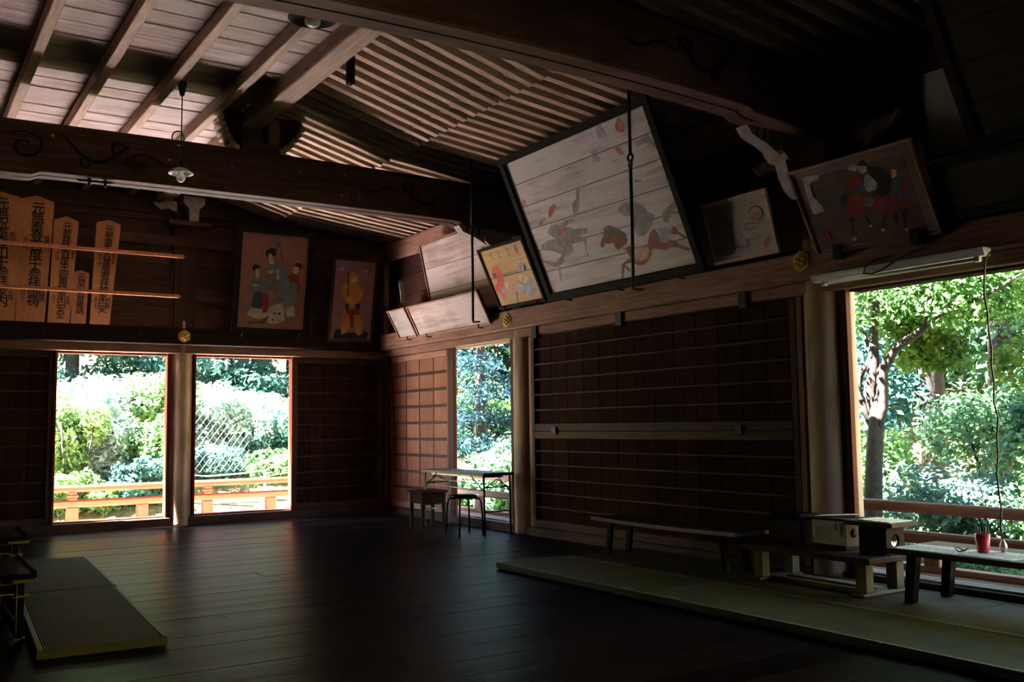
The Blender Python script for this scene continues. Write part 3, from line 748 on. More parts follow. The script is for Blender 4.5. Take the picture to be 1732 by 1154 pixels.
# pair of large hinged shutters, upper and lower
def right_shutter(z0, h, rows, label):
    r = thing('hinged_shutter', label, 'shutter', (RIGHT, 7.4, z0))
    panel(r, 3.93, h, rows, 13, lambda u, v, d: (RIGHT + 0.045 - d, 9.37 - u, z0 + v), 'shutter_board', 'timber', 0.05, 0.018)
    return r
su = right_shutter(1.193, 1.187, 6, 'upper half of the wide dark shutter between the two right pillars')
sl = right_shutter(0.103, 1.088, 6, 'lower half of the wide dark shutter between the two right pillars')
for yy in (9.18, 7.65, 5.95):
    MB().cbox((RIGHT - 0.085, yy - 0.05, 2.26), (RIGHT - 0.005, yy + 0.05, 2.42), 0.006).build('iron_hinge', 'iron', su)
for yy in (8.9, 6.1):
    MB().cbox((RIGHT - 0.03, yy - 0.04, 1.16), (RIGHT - 0.004, yy + 0.04, 1.24), 0.004).build('iron_latch', 'iron', sl)
for yy, w in ((9.39, 0.03), (5.41, 0.03)):
    rbox('shutter_post', yy - w, yy + w, 0.1, 2.30, RIGHT - 0.0, RIGHT + 0.12, 'brown_Z', 0.004)

# large right window
r = thing('window_4', 'large open window at the right looking onto green trees', 'window', (RIGHT, 3, 0.1), kind='structure')
MB().cbox((RIGHT + 0.0, 4.955, 0.10), (RIGHT + 0.06, 5.03, 2.31), 0.005).build('window_jamb', 'timber_Z', r)
MB().cbox((RIGHT + 0.005, 4.935, 0.10), (RIGHT + 0.06, 4.955, 2.31), 0.003).build('window_jamb', 'fresh_Z', r)
for xx in (0.03, 0.085, 0.14):
    MB().cbox((RIGHT + xx, 0.9, 0.10), (RIGHT + xx + 0.02, 4.92, 0.118), 0.003).build('window_track', 'track_metal', r)
    MB().cbox((RIGHT + xx, 0.9, 2.28), (RIGHT + xx + 0.02, 4.92, 2.30), 0.003).build('window_track', 'timber_Y', r)
pillar(6.47, 0.77, 0.20, 3.3, 'round pillar at the near end of the right window')

# closing strips behind the panels
fbox('backing_board', XL, 1.80, 0.10, 2.28, FAR + 0.075, FAR + 0.10, 'dark_Z', 0.002)
fbox('backing_board', 4.93, RIGHT + 0.3, 0.10, 2.28, FAR + 0.075, FAR + 0.10, 'dark_Z', 0.002)
rbox('backing_board', 11.37, FAR + 0.12, 0.09, 2.31, RIGHT + 0.075, RIGHT + 0.10, 'dark_Z', 0.002)
rbox('backing_board', 5.36, 9.44, 0.09, 2.40, RIGHT + 0.06, RIGHT + 0.09, 'dark_Z', 0.002)
rbox('corner_fillet', FAR - 0.14, FAR + 0.12, 0.09, 2.40, RIGHT - 0.03, RIGHT + 0.10, 'timber_Z', 0.004)

# unseen sides of the hall
tag(MB().box((XL - 0.15, YB, -0.05), (XL, FAR + 0.14, 4.75)).build('wall_left', 'dark_Y'), 'plain dark boarded wall on the left', 'wall', kind='structure')
tag(MB().box((XL - 0.15, YB - 0.15, -0.05), (RIGHT + 0.2, YB, 4.75)).build('wall_back', 'dark_X'), 'plain dark boarded wall behind the viewer', 'wall', kind='structure')

# ------------------------------------------------------------------ curved tie beams
def tie_beam(y0, x_left, x_right, label, seed, mt, zmid_b, zmid_t, camb):
    rnd = random.Random(seed)
    th = 0.30
    b = thing('tie_beam', label, 'beam', ((x_left + x_right) / 2, y0 + th / 2, 3.6), 'curved tie beams')
    xm = (x_left + x_right) / 2; hl = (x_right - x_left) / 2
    zt = lambda x: zmid_t - camb * (abs(x - xm) / hl) ** 2
    def zbm(x):
        d = hl - abs(x - xm)            # distance from the end
        base = zmid_b - camb * 0.75 * (1 - min(1, d / hl)) ** 2 - 0.02
        if d < 0.98: base -= 0.035 * min(1, (0.98 - d) / 0.08)
        if d < 0.45: base -= 0.05 * (0.45 - d) / 0.45
        return base
    xs = [x_left + (x_right - x_left) * i / 90 for i in range(91)]
    mb = MB()
    ring = []
    for x in xs:
        t, bt = zt(x), zbm(x)
        ring.append([(x, y0 + 0.035, t), (x, y0, t - 0.05), (x, y0 - 0.012, (t + bt) / 2), (x, y0, bt + 0.018), (x, y0 + 0.012, bt),
                     (x, y0 + th - 0.012, bt), (x, y0 + th, bt + 0.018), (x, y0 + th + 0.012, (t + bt) / 2), (x, y0 + th, t - 0.05), (x, y0 + th - 0.035, t)])
    k = len(ring[0])
    vs = [p for rr in ring for p in rr]; fs = []
    for i in range(len(xs) - 1):
        for j in range(k):
            fs.append((i * k + j, i * k + (j + 1) % k, (i + 1) * k + (j + 1) % k, (i + 1) * k + j))
    fs.append(tuple(range(k))); fs.append(tuple((len(xs) - 1) * k + j for j in range(k))[::-1])
    mb.add(vs, fs)
    body = mb.build('beam_body', mt, b)
    # long groove carved in the underside
    xs2 = [x_left + 0.75 + (x_right - x_left - 1.5) * i / 60 for i in range(61)]
    for dy in (0.145,):
        MB().tube([(x, y0 + dy, zbm(x) + 0.001) for x in xs2], [0.0015] + [0.007] * 59 + [0.0015], 6).build('carved_groove', 'dark_X', body)
    # scrollwork cut along the face near each end
    def scroll(pts, sx, wd):
        path = [(xe + sx * px, y0 - 0.012, (zt(xe + sx * px) + zbm(xe + sx * px)) / 2 + pz * 1.15) for px, pz in pts]
        rr = [wd * (0.35 + 0.65 * math.sin(math.pi * (i + 0.6) / (len(path) + 0.2))) for i in range(len(path))]
        MB().tube(path, rr, 6).build('carved_scroll', 'dark_X', body)
    for xe, sx in ((x_left + 0.42, 1), (x_right - 0.42, -1)):
        sp = [(0.42 + 0.17 * (1 - i / 26 * 0.75) * math.cos(2.2 - i * 0.30), 0.0 + 0.12 * (1 - i / 26 * 0.75) * math.sin(2.2 - i * 0.30)) for i in range(27)]
        scroll(sp, sx, 0.014)
        sp = [(0.70 + 0.6 * t, 0.12 - 0.19 * math.sin(t * math.pi * 0.95) ** 1.2 - 0.02 * t) for t in [i / 24 for i in range(25)]]
        scroll(sp, sx, 0.018)
        sp = [(0.93 + 0.06 * (1 - i / 18 * 0.8) * math.cos(1.4 + i * 0.36), -0.10 + 0.05 * (1 - i / 18 * 0.8) * math.sin(1.4 + i * 0.36)) for i in range(19)]
        scroll(sp, sx, 0.012)
        sp = [(1.20 + 0.08 * (1 - i / 22 * 0.8) * math.cos(-0.4 + i * 0.33), 0.04 + 0.07 * (1 - i / 22 * 0.8) * math.sin(-0.4 + i * 0.33)) for i in range(23)]
        scroll(sp, sx, 0.013)
        sp = [(1.30 + 0.50 * t, -0.01 + 0.035 * math.sin(t * math.pi * 2)) for t in [i / 20 for i in range(21)]]
        scroll(sp, sx, 0.014)
    for i in range(12):                 # knots and adze scars
        x = rnd.uniform(x_left + 1, x_right - 0.7); z = rnd.uniform(3.70, 3.98)
        MB().lathe((x, y0 - 0.010, z), [(0.0, 0.004), (0.010, 0.003), (0.016, 0.0), (0.017, -0.004)], 8, (0, -1, 0)).build('knot', 'brown_X', body)
    return b
tie_beam(9.45, 0.15, 6.42, 'curved tie beam spanning the hall behind the hanging bulb', 3, 'timber_X', 3.63, 4.075, 0.04)
tie_beam(5.02, 0.15, 6.42, 'nearest curved tie beam crossing the top of the view', 5, 'beam_near', 3.735, 4.22, 0.16)

t = thing('iron_clip', 'small dark iron clip with two bolts under the left end of the far tie beam', 'clip', (1.55, 9.6, 3.55))
MB().tube([(1.42, 9.53, 3.585), (1.46, 9.53, 3.575), (1.72, 9.53, 3.580), (1.76, 9.53, 3.585)], [0.004, 0.014, 0.014, 0.006], 8).build('clip_bar', 'iron', t)
for xx in (1.54, 1.68):
    MB().lathe((xx, 9.53, 3.535), [(0.010, 0.0), (0.014, 0.01), (0.014, 0.03), (0.02, 0.035), (0.02, 0.06)], 10).build('bolt', 'iron', t)
# bearing block and carved bracket on top of the far beam, below the purlin
def kaerumata(yc, label):
    xc = 3.17
    b = thing('carved_strut', label, 'bracket', (xc, yc, 4.06), 'carved struts on the tie beams')
    z0, z1 = 4.05, ZC - 0.16
    for sgn, xi, xo in ((-1, XP - 0.115, xc - 0.43), (1, XP + 0.115, xc + 0.42)):
        out = []
        for i in range(13):
            t = i / 12
            out.append((xi + (xo - xi) * (0.12 + 0.88 * t ** 0.7), z0 + 0.03 + 0.30 * t ** 1.5 + 0.014 * (i % 2)))
        prof = [(xi, z0 + 0.02)] + out + [(xo, z0 + 0.38), (xo - sgn * 0.02, z0 + 0.41), (xi, z0 + 0.41)]
        MB().prism(prof, (0, yc - 0.10, 0), (1, 0, 0), (0, 0, 1), (0, 0.2, 0)).build('strut_wing', 'dark_X', b)
        for i in range(7):
            t = 0.1 + 0.9 * i / 6
            x = xi + (xo - xi) * (0.12 + 0.88 * t ** 0.7); z = z0 + 0.03 + 0.30 * t ** 1.5
            MB().lathe((x, yc - 0.13, z), [(0.0, -0.24), (0.030, -0.24), (0.036, -0.02), (0.015, 0.0), (0.0, 0.0)], 10, (0, -1, 0)).build('carved_leaf', 'pale_Y', b)
    MB().cbox((xc - 0.17, yc - 0.14, z0), (xc + 0.17, yc + 0.14, z0 + 0.12), 0.014).build('bearing_block', 'timber_X', b)
    MB().cbox((XP - 0.10, yc - 0.08, z0 + 0.12), (XP + 0.10, yc + 0.08, z1), 0.01).build('bearing_post', 'timber_Z', b)
    MB().cbox((xc + 0.04, yc - 0.19, z0 + 0.10), (xc + 0.15, yc - 0.10, z0 + 0.36), 0.01).build('bearing_cheek', 'brown_Z', b)
kaerumata(9.60, 'dark carved strut with leaf edges standing on the far tie beam')
# a dark peg hanging from the purlin
tag(MB().cbox((XP + 0.105, 7.35, ZC - 0.34), (XP + 0.165, 7.43, ZC - 0.02), 0.012).build('hanging_peg', 'dark_Z'), 'short dark wooden peg hanging beside the pale purlin', 'peg')

# bracket carrying a beam end: curved nose, block and tail
def beam_bracket(xw, yc, zb_, label):
    b = thing('beam_bracket', label, 'bracket', (xw, yc, zb_ - 0.3), 'white-edged brackets under beam ends')
    nose = [(0.0, 0.0), (-0.05, 0.0), (-0.30, -0.05), (-0.36, -0.09), (-0.50, -0.02), (-0.66, 0.03), (-0.72, 0.10), (-0.60, 0.10), (0.0, 0.10)]
    MB().prism(nose, (xw, yc - 0.06, zb_ - 0.10), (1, 0, 0), (0, 0, 1), (0, 0.12, 0)).build('bracket_arm', 'carved_white', b)
    blk = [(-0.36, 0.0), (-0.36, -0.06), (-0.28, -0.12), (-0.12, -0.12), (-0.04, -0.06), (-0.04, 0.0)]
    MB().prism(blk, (xw - 0.02, yc - 0.10, zb_ - 0.10), (1, 0, 0), (0, 0, 1), (0, 0.20, 0)).build('bearing_block', 'pale_X', b)
    tail = [(-0.30, 0.0), (-0.26, -0.12), (-0.20, -0.22), (-0.12, -0.27), (0.0, -0.27), (0.0, 0.0)]
    MB().prism(tail, (xw, yc - 0.055, zb_ - 0.22), (1, 0, 0), (0, 0, 1), (0, 0.11, 0)).build('bracket_tail', 'carved_white', b)
    for i in range(3):
        MB().cbox((xw - 0.62 + 0.08 * i, yc - 0.065, zb_ - 0.075 - 0.015 * i), (xw - 0.60 + 0.08 * i, yc + 0.065, zb_ - 0.0), 0.003).build('carved_notch', 'timber_Z', b)
beam_bracket(6.20, 9.58, 3.56, 'carved pale bracket under the far tie beam, above the yellow plaque')
beam_bracket(6.20, 5.15, 3.54, 'carved pale bracket under the nearest tie beam, beside the warrior plaque')

# small carved beam noses on the walls
def nose(p, d, side, label, s=1.0):
    """d: direction the nose points, side: thickness direction"""
    d, side = Vector(d), Vector(side)
    poly = [(0, 0), (0.10, 0.035), (0.19, 0.01), (0.25, 0.055), (0.27, 0.10), (0.21, 0.085), (0.15, 0.11), (0.06, 0.13), (0.0, 0.12)]
    poly = [(a * s, c * s) for a, c in poly]
    tag(MB().prism(poly, Vector(p) - side * 0.03, d, (0, 0, 1), side * 0.06).build('carved_nose', 'carved_white'), label, 'carving', 'carved beam noses')
nose((6.28, 5.50, 3.36), (0, 1, 0), (1, 0, 0), 'small white carved nose left of the nearest bracket')
nose((6.28, 4.62, 3.36), (0, -1, 0.35), (1, 0, 0), 'white carved nose above the mounted warrior plaque', 1.15)
nose((6.28, 12.55, 3.05), (0, 0.3, 1), (1, 0, 0), 'white carved nose near the corner, left of the faded plaque', 0.9)
nose((3.22, 13.16, 4.17), (-1, 0, 0), (0, 1, 0), 'pale carved nose beside the far pillar top, pointing left', 1.1)
nose((4.95, 13.18, 3.86), (0.6, 0, -0.7), (0, 1, 0), 'dim carved nose above the narrow gold-figure picture', 1.0)
b = thing('wall_bracket', 'pale stepped bracket on top of the pillar between the far windows', 'bracket', (3.42, 13.1, 4.05))
MB().prism([(-0.06, 0), (0.06, 0), (0.07, 0.17), (0.14, 0.24), (0.14, 0.33), (-0.14, 0.33), (-0.14, 0.24), (-0.07, 0.17)], (3.42, 13.02, 4.04), (1, 0, 0), (0, 0, 1), (0, 0.2, 0)).build('bracket_block', 'carved_white', b)
MB().cbox((3.10, 13.04, 3.98), (3.66, 13.24, 4.04), 0.008).build('bracket_seat', 'timber_X', b)

# gilded hexagonal nail covers on the lintels
def hexagon(p, n, u, label):
    p, n, u = Vector(p), Vector(n), Vector(u); v = Vector((0, 0, 1))
    h = thing('nail_cover', label, 'ornament', p, 'gilded hexagonal nail covers')
    def ring(r0, t0, nm):
        poly = []
        for i in range(12):
            a = math.pi * i / 6
            rr = r0 * (1.0 if i % 2 == 0 else 0.90)
            poly.append((rr * math.sin(a), rr * math.cos(a)))
        MB().prism(poly, p + n * t0, u, v, n * 0.012).build(nm, 'gilt', h)
    ring(0.088, 0.0, 'plate'); ring(0.062, 0.012, 'petal_ring')
    for i in range(6):
        a = math.pi * i / 3
        q = p + n * 0.024 + u * (0.04 * math.sin(a)) + v * (0.04 * math.cos(a))
        MB().lathe(q, [(0.016, 0.0), (0.014, 0.006), (0.0, 0.010)], 8, n).build('petal', 'gilt', h)
    MB().lathe(p + n * 0.024, [(0.018, 0.0), (0.015, 0.010), (0.0, 0.018)], 10, n).build('boss', 'gilt', h)
hexagon((3.345, FAR - 0.141, 2.50), (0, -1, 0), (1, 0, 0), 'gilded hexagonal nail cover above the pillar between the far windows')
hexagon((RIGHT - 0.146, 9.64, 2.505), (-1, 0, 0), (0, -1, 0), 'gilded hexagonal nail cover below the yellow plaque')
hexagon((RIGHT - 0.146, 5.23, 2.555), (-1, 0, 0), (0, -1, 0), 'gilded hexagonal nail cover left of the fluorescent lamp')
# dark square nail heads on the far lintel
for xx, lb in ((1.65, 'dark square nail head under the large prayer boards'), (2.80, 'dark square nail head left of the gilded cover on the far lintel')):
    tag(MB().prism([(0, -0.035), (0.035, 0), (0, 0.035), (-0.035, 0)], (xx, FAR - 0.141, 2.52), (1, 0, 0), (0, 0, 1), (0, -0.02, 0)).build('iron_stud', 'iron'), lb, 'stud')
# ------------------------------------------------------------------ painted plaques and pictures
def plaque(name, label, cat, bl, br, tl, fw, mat_panel, mat_frame, planks=1, key=None, hooks=2, group=None, thick=0.03, inset=0.012):
    bl, br, tl = Vector(bl), Vector(br), Vector(tl)
    u = (br - bl); W = u.length; u.normalize()
    v = (tl - bl); H = v.length; v.normalize()
    n = u.cross(v).normalized()                       # out of the picture, into the room
    t = thing(name, label, cat, (bl + br) / 2, group)
    back = bl - n * 0.0
    ph = (H - 2 * fw) / planks
    gp = 0.0035 if planks > 1 else 0.0
    for i in range(planks):
        pnl = MB().prism([(fw * 0.7, fw + i * ph + gp), (W - fw * 0.7, fw + i * ph + gp), (W - fw * 0.7, fw + (i + 1) * ph - gp), (fw * 0.7, fw + (i + 1) * ph - gp)],
                   back + n * 0.002, u, v, n * 0.012).build('plank' if planks > 1 else 'picture_panel', mat_panel, t)
        own = pnl if planks == 1 else t
    MB().prism([(0.004, 0.004), (W - 0.004, 0.004), (W - 0.004, H - 0.004), (0.004, H - 0.004)], back - n * 0.006, u, v, n * 0.008).build('back_board', 'dark_Y', t)
    if fw > 0.004:
        hx = mat_frame
        for poly in ([(0, 0), (W, 0), (W - fw, fw), (fw, fw)], [(0, H), (fw, H - fw), (W - fw, H - fw), (W, H)],
                     [(0, 0), (fw, fw), (fw, H - fw), (0, H)], [(W, 0), (W, H), (W - fw, H - fw), (W - fw, fw)]):
            MB().prism(poly, back, u, v, n * thick).build('frame_bar', hx, t)
    face = back + n * 0.0142
    if key:
        for i, (nm, c, poly) in enumerate(PAINT[key]):
            q = [(min(max(a, fw + 0.002), W - fw - 0.002), min(max(b_, fw + 0.002), H - fw - 0.002)) for a, b_ in poly]
            MB().prism(q, face + n * (0.0004 + 0.00025 * i), u, v, n * 0.0006).build(nm, 'paint_' + c, own)
    for k in range(hooks):
        s = W * (0.5 if hooks == 1 else 0.14 + 0.72 * k / (hooks - 1))
        o = bl + u * s
        MB().tube([o + n * 0.05 + Vector((0, 0, 0.035)), o + n * 0.045 - Vector((0, 0, 0.012)), o + n * 0.005 - Vector((0, 0, 0.03)), o - n * 0.03 - Vector((0, 0, 0.045))], 0.008, 6).build('iron_hook', 'iron', t)
    return t, u, v, n, face

# reorder so that the brown field lies below the mounted figures
PAINT['sam'].sort(key=lambda e: 0 if e[0] == 'painted_inner_field' else 1)
PAINT['big'] = [(a, b, [(x * 0.98, y * 0.98) for x, y in p]) for a, b, p in PAINT['big'] if a != 'painted_stain']

t, u, v, n, face = plaque('votive_plaque', 'huge faded white plank plaque painted with a galloping bay horse and warriors', 'plaque',
    (6.096, 8.575, 2.618), (6.096, 6.174, 2.618), (5.449, 8.575, 4.102), 0.075, 'plaque_white', 'black_frame', 6, 'big', 3, 'votive plaques above the right lintel', 0.045)
for (a, b_), s, tx in (((1.68, 1.61), 0.12, '奉納'), ((1.49, 1.33), 0.12, '馬'), ((1.08, 1.30), 0.07, '一')):
    glyphs(tx, s, 'paint_slate2', 'brush_lettering', t, face + u * a + v * (b_ - s * 0.8), u, v, n)
t, u, v, n, face = plaque('votive_plaque', 'yellow plaque with a red figure and a grey figure pulling a rope', 'plaque',
    (6.20, 9.76, 2.655), (6.20, 8.80, 2.655), (5.88, 9.76, 3.35), 0.035, 'plaque_yellow', 'black_frame', 2, 'yel', 2, 'votive plaques above the right lintel')
for (a, b_), tx in (((0.255, 0.70), 'さし'), ((0.415, 0.70), '七ん'), ((0.61, 0.70), '大ん'), ((0.78, 0.70), '草飛')):
    glyphs(tx, 0.062, 'paint_umber', 'brush_lettering', t, face + u * (a - 0.01) + v * (b_ - 0.05), u, v, n)
plaque('votive_plaque', 'faded pinkish-white plank plaque behind the hanging iron hook, nearly bare of paint', 'plaque',
    (6.30, 11.62, 2.72), (6.30, 9.95, 2.72), (6.08, 11.62, 3.74), 0.03, 'plaque_pink', 'brown_Y', 3, None, 0, 'votive plaques above the right lintel')
plaque('votive_plaque', 'long low blank white plaque leaning above the lintel near the corner', 'plaque',
    (6.17, 11.80, 2.50), (6.17, 9.92, 2.50), (5.97, 11.80, 2.90), 0.022, 'plaque_pink', 'brown_Y', 1, None, 2, 'votive plaques above the right lintel')
plaque('votive_plaque', 'smallest plaque, next to the corner, with a red blot', 'plaque',
    (6.17, 12.38, 2.51), (6.17, 11.85, 2.51), (5.96, 12.38, 2.90), 0.022, 'plaque_grey', 'brown_Y', 1, None, 1, 'votive plaques above the right lintel')
t, u, v, n, face = plaque('votive_plaque', 'small square plaque with a light wooden frame and a swirling grey dragon', 'plaque',
    (6.20, 6.17, 2.665), (6.20, 5.43, 2.665), (6.05, 6.17, 3.19), 0.03, 'plaque_grey', 'pale_Y', 1, None, 0, 'votive plaques above the right lintel')
rnd = random.Random(21)
for i in range(11):
    a, b_, r0 = rnd.uniform(0.14, 0.58), rnd.uniform(0.12, 0.40), rnd.uniform(0.04, 0.12)
    s0, sq = rnd.uniform(0, 6.28), rnd.uniform(0.45, 0.8)
    pts = [face + n * 0.001 + u * (a + r0 * (1 - k / 40) * math.cos(k * 0.24 + s0)) + v * (b_ + sq * r0 * (1 - k / 50) * math.sin(k * 0.24 + s0)) for k in range(20)]
    MB().tube(pts, [0.001] + [rnd.uniform(0.004, 0.009)] * 18 + [0.001], 5).build('painted_coil', ('paint_greywhite', 'paint_slate2', 'paint_bluegrey')[i % 3], t)
MB().prism([(0.50, 0.33), (0.60, 0.37), (0.63, 0.34), (0.53, 0.30)], face, u, v, n * 0.0015).build('painted_flame', 'paint_rust', t)
MB().prism([(0.58, 0.10), (0.66, 0.16), (0.68, 0.12), (0.61, 0.06)], face, u, v, n * 0.0015).build('painted_flame', 'paint_rust', t)
t, u, v, n, face = plaque('votive_plaque', 'brown plaque with a mounted red-robed rider above the fluorescent lamp', 'plaque',
    (6.17, 5.02, 2.57), (6.17, 3.95, 2.57), (5.85, 5.02, 3.20), 0.02, 'plaque_brown', 'brown_Y', 1, 'sam', 0, 'votive plaques above the right lintel')
for a, tx in ((0.055, '奉納大願成就敬白'), (1.015, '明治年月日氏子中')):
    glyphs(tx, 0.065, 'paint_umber', 'brush_lettering', t, face + u * a + v * 0.60, u, v, n)
for s in (0.19, 0.82):
    o = Vector((6.17, 5.02, 2.57)) + u * s * 1.07
    MB().cbox(tuple(o + Vector((-0.06, -0.035, -0.06))), tuple(o + Vector((0.02, 0.035, 0.05))), 0.006).build('iron_hook', 'iron', t)
plaque('votive_plaque', 'dim grey plaque with a white stroke, half covered by a larger board', 'plaque',
    (6.20, 4.06, 3.10), (6.20, 3.30, 3.10), (6.12, 4.06, 3.72), 0.012, 'plaque_grey', 'black_frame', 1, None, 0, 'votive plaques above the right lintel')
plaque('votive_plaque', 'big dark plank plaque leaning out at the top right corner', 'plaque',
    (6.05, 3.62, 3.06), (6.05, 1.60, 3.06), (5.50, 3.62, 4.05), 0.07, 'bdark_Y', 'dark_Y', 4, None, 0, 'votive plaques above the right lintel')
plaque('votive_plaque', 'dark framed board low at the right edge, above the big window', 'plaque',
    (6.17, 3.93, 2.64), (6.17, 1.9, 2.64), (6.00, 3.93, 3.02), 0.05, 'bdark_Y', 'black_frame', 1, None, 0, 'votive plaques above the right lintel')

plaque('framed_picture', 'black-framed picture of three court ladies on the far wall', 'picture',
    (3.94, 13.11, 2.57), (5.06, 13.11, 2.57), (3.94, 12.86, 4.02), 0.085, 'silk_brown', 'black_frame', 1, 'blk', 2, 'pictures on the far wall', 0.04)
t, u, v, n, face = plaque('framed_picture', 'narrow brown-framed picture of a golden-robed figure on the far wall', 'picture',
    (5.34, 13.11, 2.50), (6.045, 13.11, 2.50), (5.34, 12.87, 3.70), 0.04, 'silk_mauve', 'timber_Z', 1, 'gold', 1, 'pictures on the far wall')
for a in (0.14, 0.52):
    MB().lathe(face + u * a + v * 1.06, [(0.03, 0.0), (0.03, 0.001), (0.0, 0.0012)], 14, n).build('painted_disc', 'paint_greywhite', t)

# wooden prayer boards held by two rails on the far wall
def prayer_board(xb0, xb1, xt0, xt1, zt, apex, label, text, left, right, size, ysh=0.0):
    zb = 2.612
    lean = 0.40 * (zt - zb) / 1.33
    yb = 13.10 - ysh
    k = (yb - lean) / 13.1
    xt0, xt1 = xt0 * k, xt1 * k
    zt = 1.27 + (zt - 1.27) * k; apex = 1.27 + (apex - 1.27) * k
    b = thing('prayer_board', label, 'prayer board', ((xb0 + xb1) / 2, yb, zb), 'wooden prayer boards on the far wall')
    v = Vector((0, -lean, zt - zb)).normalized(); u = Vector((1, 0, 0)); n = u.cross(v).normalized()
    H = (zt - zb) / v.z; HA = (apex - zb) / v.z
    o = Vector((xb0, yb, zb))
    MB().prism([(0, 0), (xb1 - xb0, 0), (xt1 - xb0, H), ((xt0 + xt1) / 2 - xb0, HA), (xt0 - xb0, H)], o, u, v, n * 0.022).build('board', 'votive_board', b)
    bd = [c for c in b.children if c.name.startswith('board')][0]
    face = o + n * 0.0235
    cx0, cx1 = (xb1 - xb0) / 2, (xt0 + xt1) / 2 - xb0
    N = len(text)
    def col(tx, off, s, top, m='paint_black'):
        w = Vector(((cx1 - cx0), 0, 0)) ; up = (v * H + u * (cx1 - cx0)).normalized()
        glyphs(tx, s, m, 'brush_lettering', bd, face + u * (cx0 + off * (xb1 - xb0)) + up * (top * H - s * 0.8), u, up, n)
    col(text, 0.06, size, 0.985)
    if left: col(left, -0.30, size * 0.42, 0.70)
    if right: col(right, 0.40, size * 0.42, 0.72)
    if left: col(left[::-1], -0.30, size * 0.40, 0.27)
    if right: col(right[::-1], 0.36, size * 0.40, 0.27)
prayer_board(0.98, 1.315, 0.90, 1.335, 4.14, 4.18, 'largest prayer board at the left edge, cut by the frame', '元無祝奉登山千参拝家内', '十一月', '登山二', 0.155)
prayer_board(1.325, 1.645, 1.325, 1.72, 4.12, 4.175, 'second tall prayer board from the left edge, beside the largest', '元無奉登百度千参拝御祷', '十一月', '諸願成', 0.150)
prayer_board(1.675, 1.925, 1.725, 2.005, 3.90, 3.955, 'slim prayer board left of the shortest one', '元参拝登百度千回奉納家内安全', '十一月', '昭和年', 0.112)
prayer_board(1.942, 2.113, 1.945, 2.145, 3.255, 3.285, 'shortest prayer board, half as tall as its neighbours', '元登山百度奉納', None, None, 0.095, 0.0)
prayer_board(2.161, 2.394, 2.215, 2.506, 3.915, 3.96, 'rightmost prayer board standing apart from the others', '元参第千百喜度参拝納家内安', '月十八日', '昭和六年', 0.112)
for k, (z, yy, xe, lb) in enumerate(((3.50, 12.74, 3.22, 'upper wooden rail across the prayer boards'), (3.00, 12.90, 3.21, 'lower wooden rail across the prayer boards'))):
    r = thing('holding_rail', lb, 'rail', (1.2, yy, z), 'wooden rails holding the prayer boards')
    MB().cbox((-0.6, yy - 0.02, z - 0.022), (xe, yy + 0.02, z + 0.022), 0.004).build('rail_bar', 'votive_board', r)
    MB().tube([(xe - 0.03, yy + 0.02, z), (xe - 0.03, 13.2, z + 0.02)], 0.012, 6).build('iron_arm', 'iron', r)
    MB().lathe((xe, yy, z), [(0.006, 0.0), (0.006, 0.03), (0.0, 0.035)], 8, (1, 0, 0)).build('rail_pin', 'brass', r)

# ------------------------------------------------------------------ iron shutter hooks hanging from the rafters
def hook_rod(x, y, zt, zm, zb, label):
    r = thing('iron_hook_rod', label, 'hook', (x, y, zb), 'iron hook rods hanging from the rafters')
    MB().tube([(x, y, zt), (x, y, zm + 0.045)], 0.014, 8).build('upper_rod', 'iron', r)
    MB().tube([(x, y, zm - 0.045), (x + 0.004, y, (zm + zb) / 2), (x, y, zb + 0.02), (x, y - 0.012, zb), (x, y - 0.14, zb - 0.01)], [0.014, 0.014, 0.014, 0.013, 0.009], 8).build('lower_rod', 'iron', r)
    for s, ax in ((1, 0), (-1, 1)):
        pts = []
        for i in range(13):
            a = 2 * math.pi * i / 12
            d = (0, math.cos(a), math.sin(a)) if ax == 0 else (math.cos(a) * 0.4, math.cos(a), math.sin(a))
            pts.append((x + d[0] * 0.03, y + d[1] * 0.032, zm + s * 0.028 + d[2] * 0.032))
        MB().tube(pts, 0.010, 6, caps=False).build('link_ring', 'iron', r)
hook_rod(5.20, 6.14, 4.10, 3.467, 2.37, 'long iron hook rod hanging in front of the huge horse plaque')
hook_rod(5.20, 8.75, 4.11, 3.35, 2.355, 'long iron hook rod hanging in front of the far tie beam')

# ------------------------------------------------------------------ lamps
def pendant(x, y, ztop, zb, r, label, drop=True):
    l = thing('pendant_lamp', label, 'lamp', (x, y, zb), 'bare-bulb pendant lamps')
    MB().lathe((x, y, ztop), [(0.012, -0.13), (0.022, -0.12), (0.040, -0.02), (0.042, 0.0)], 16).build('ceiling_cap', 'cord_black', l)
    pts = [(x, y, ztop - 0.12), (x, y, zb + 0.42)]
    MB().tube(pts, 0.005, 6).build('cord', 'cord_black', l)
    loop = [(x - 0.03 + 0.055 * math.cos(a), y - 0.005, zb + 0.33 + 0.065 * math.sin(a)) for a in [0.9 + i * 2 * math.pi / 18 for i in range(19)]]
    MB().tube(loop, 0.006, 6, caps=False).build('cord_loop', 'cord_black', l)
    MB().tube([(x, y, zb + 0.42), (x, y, zb + 0.10)], 0.005, 6).build('cord', 'cord_black', l)
    MB().lathe((x, y, zb), [(0.014, 0.13), (0.022, 0.11), (0.026, 0.045), (0.024, 0.03)], 14).build('socket', 'cord_black', l)
    MB().lathe((x, y, zb), [(0.028, 0.055), (0.06, 0.045), (r * 0.85, 0.018), (r, 0.0), (r * 0.98, -0.003), (r * 0.84, 0.012), (0.06, 0.038), (0.028, 0.046)], 28).build('shade', 'white_enamel', l)
    MB().lathe((x, y, zb), [(0.016, 0.03), (0.022, 0.015), (0.038, -0.02), (0.041, -0.040), (0.034, -0.064), (0.018, -0.078), (0.0, -0.081)], 18).build('bulb', 'glass_white', l)
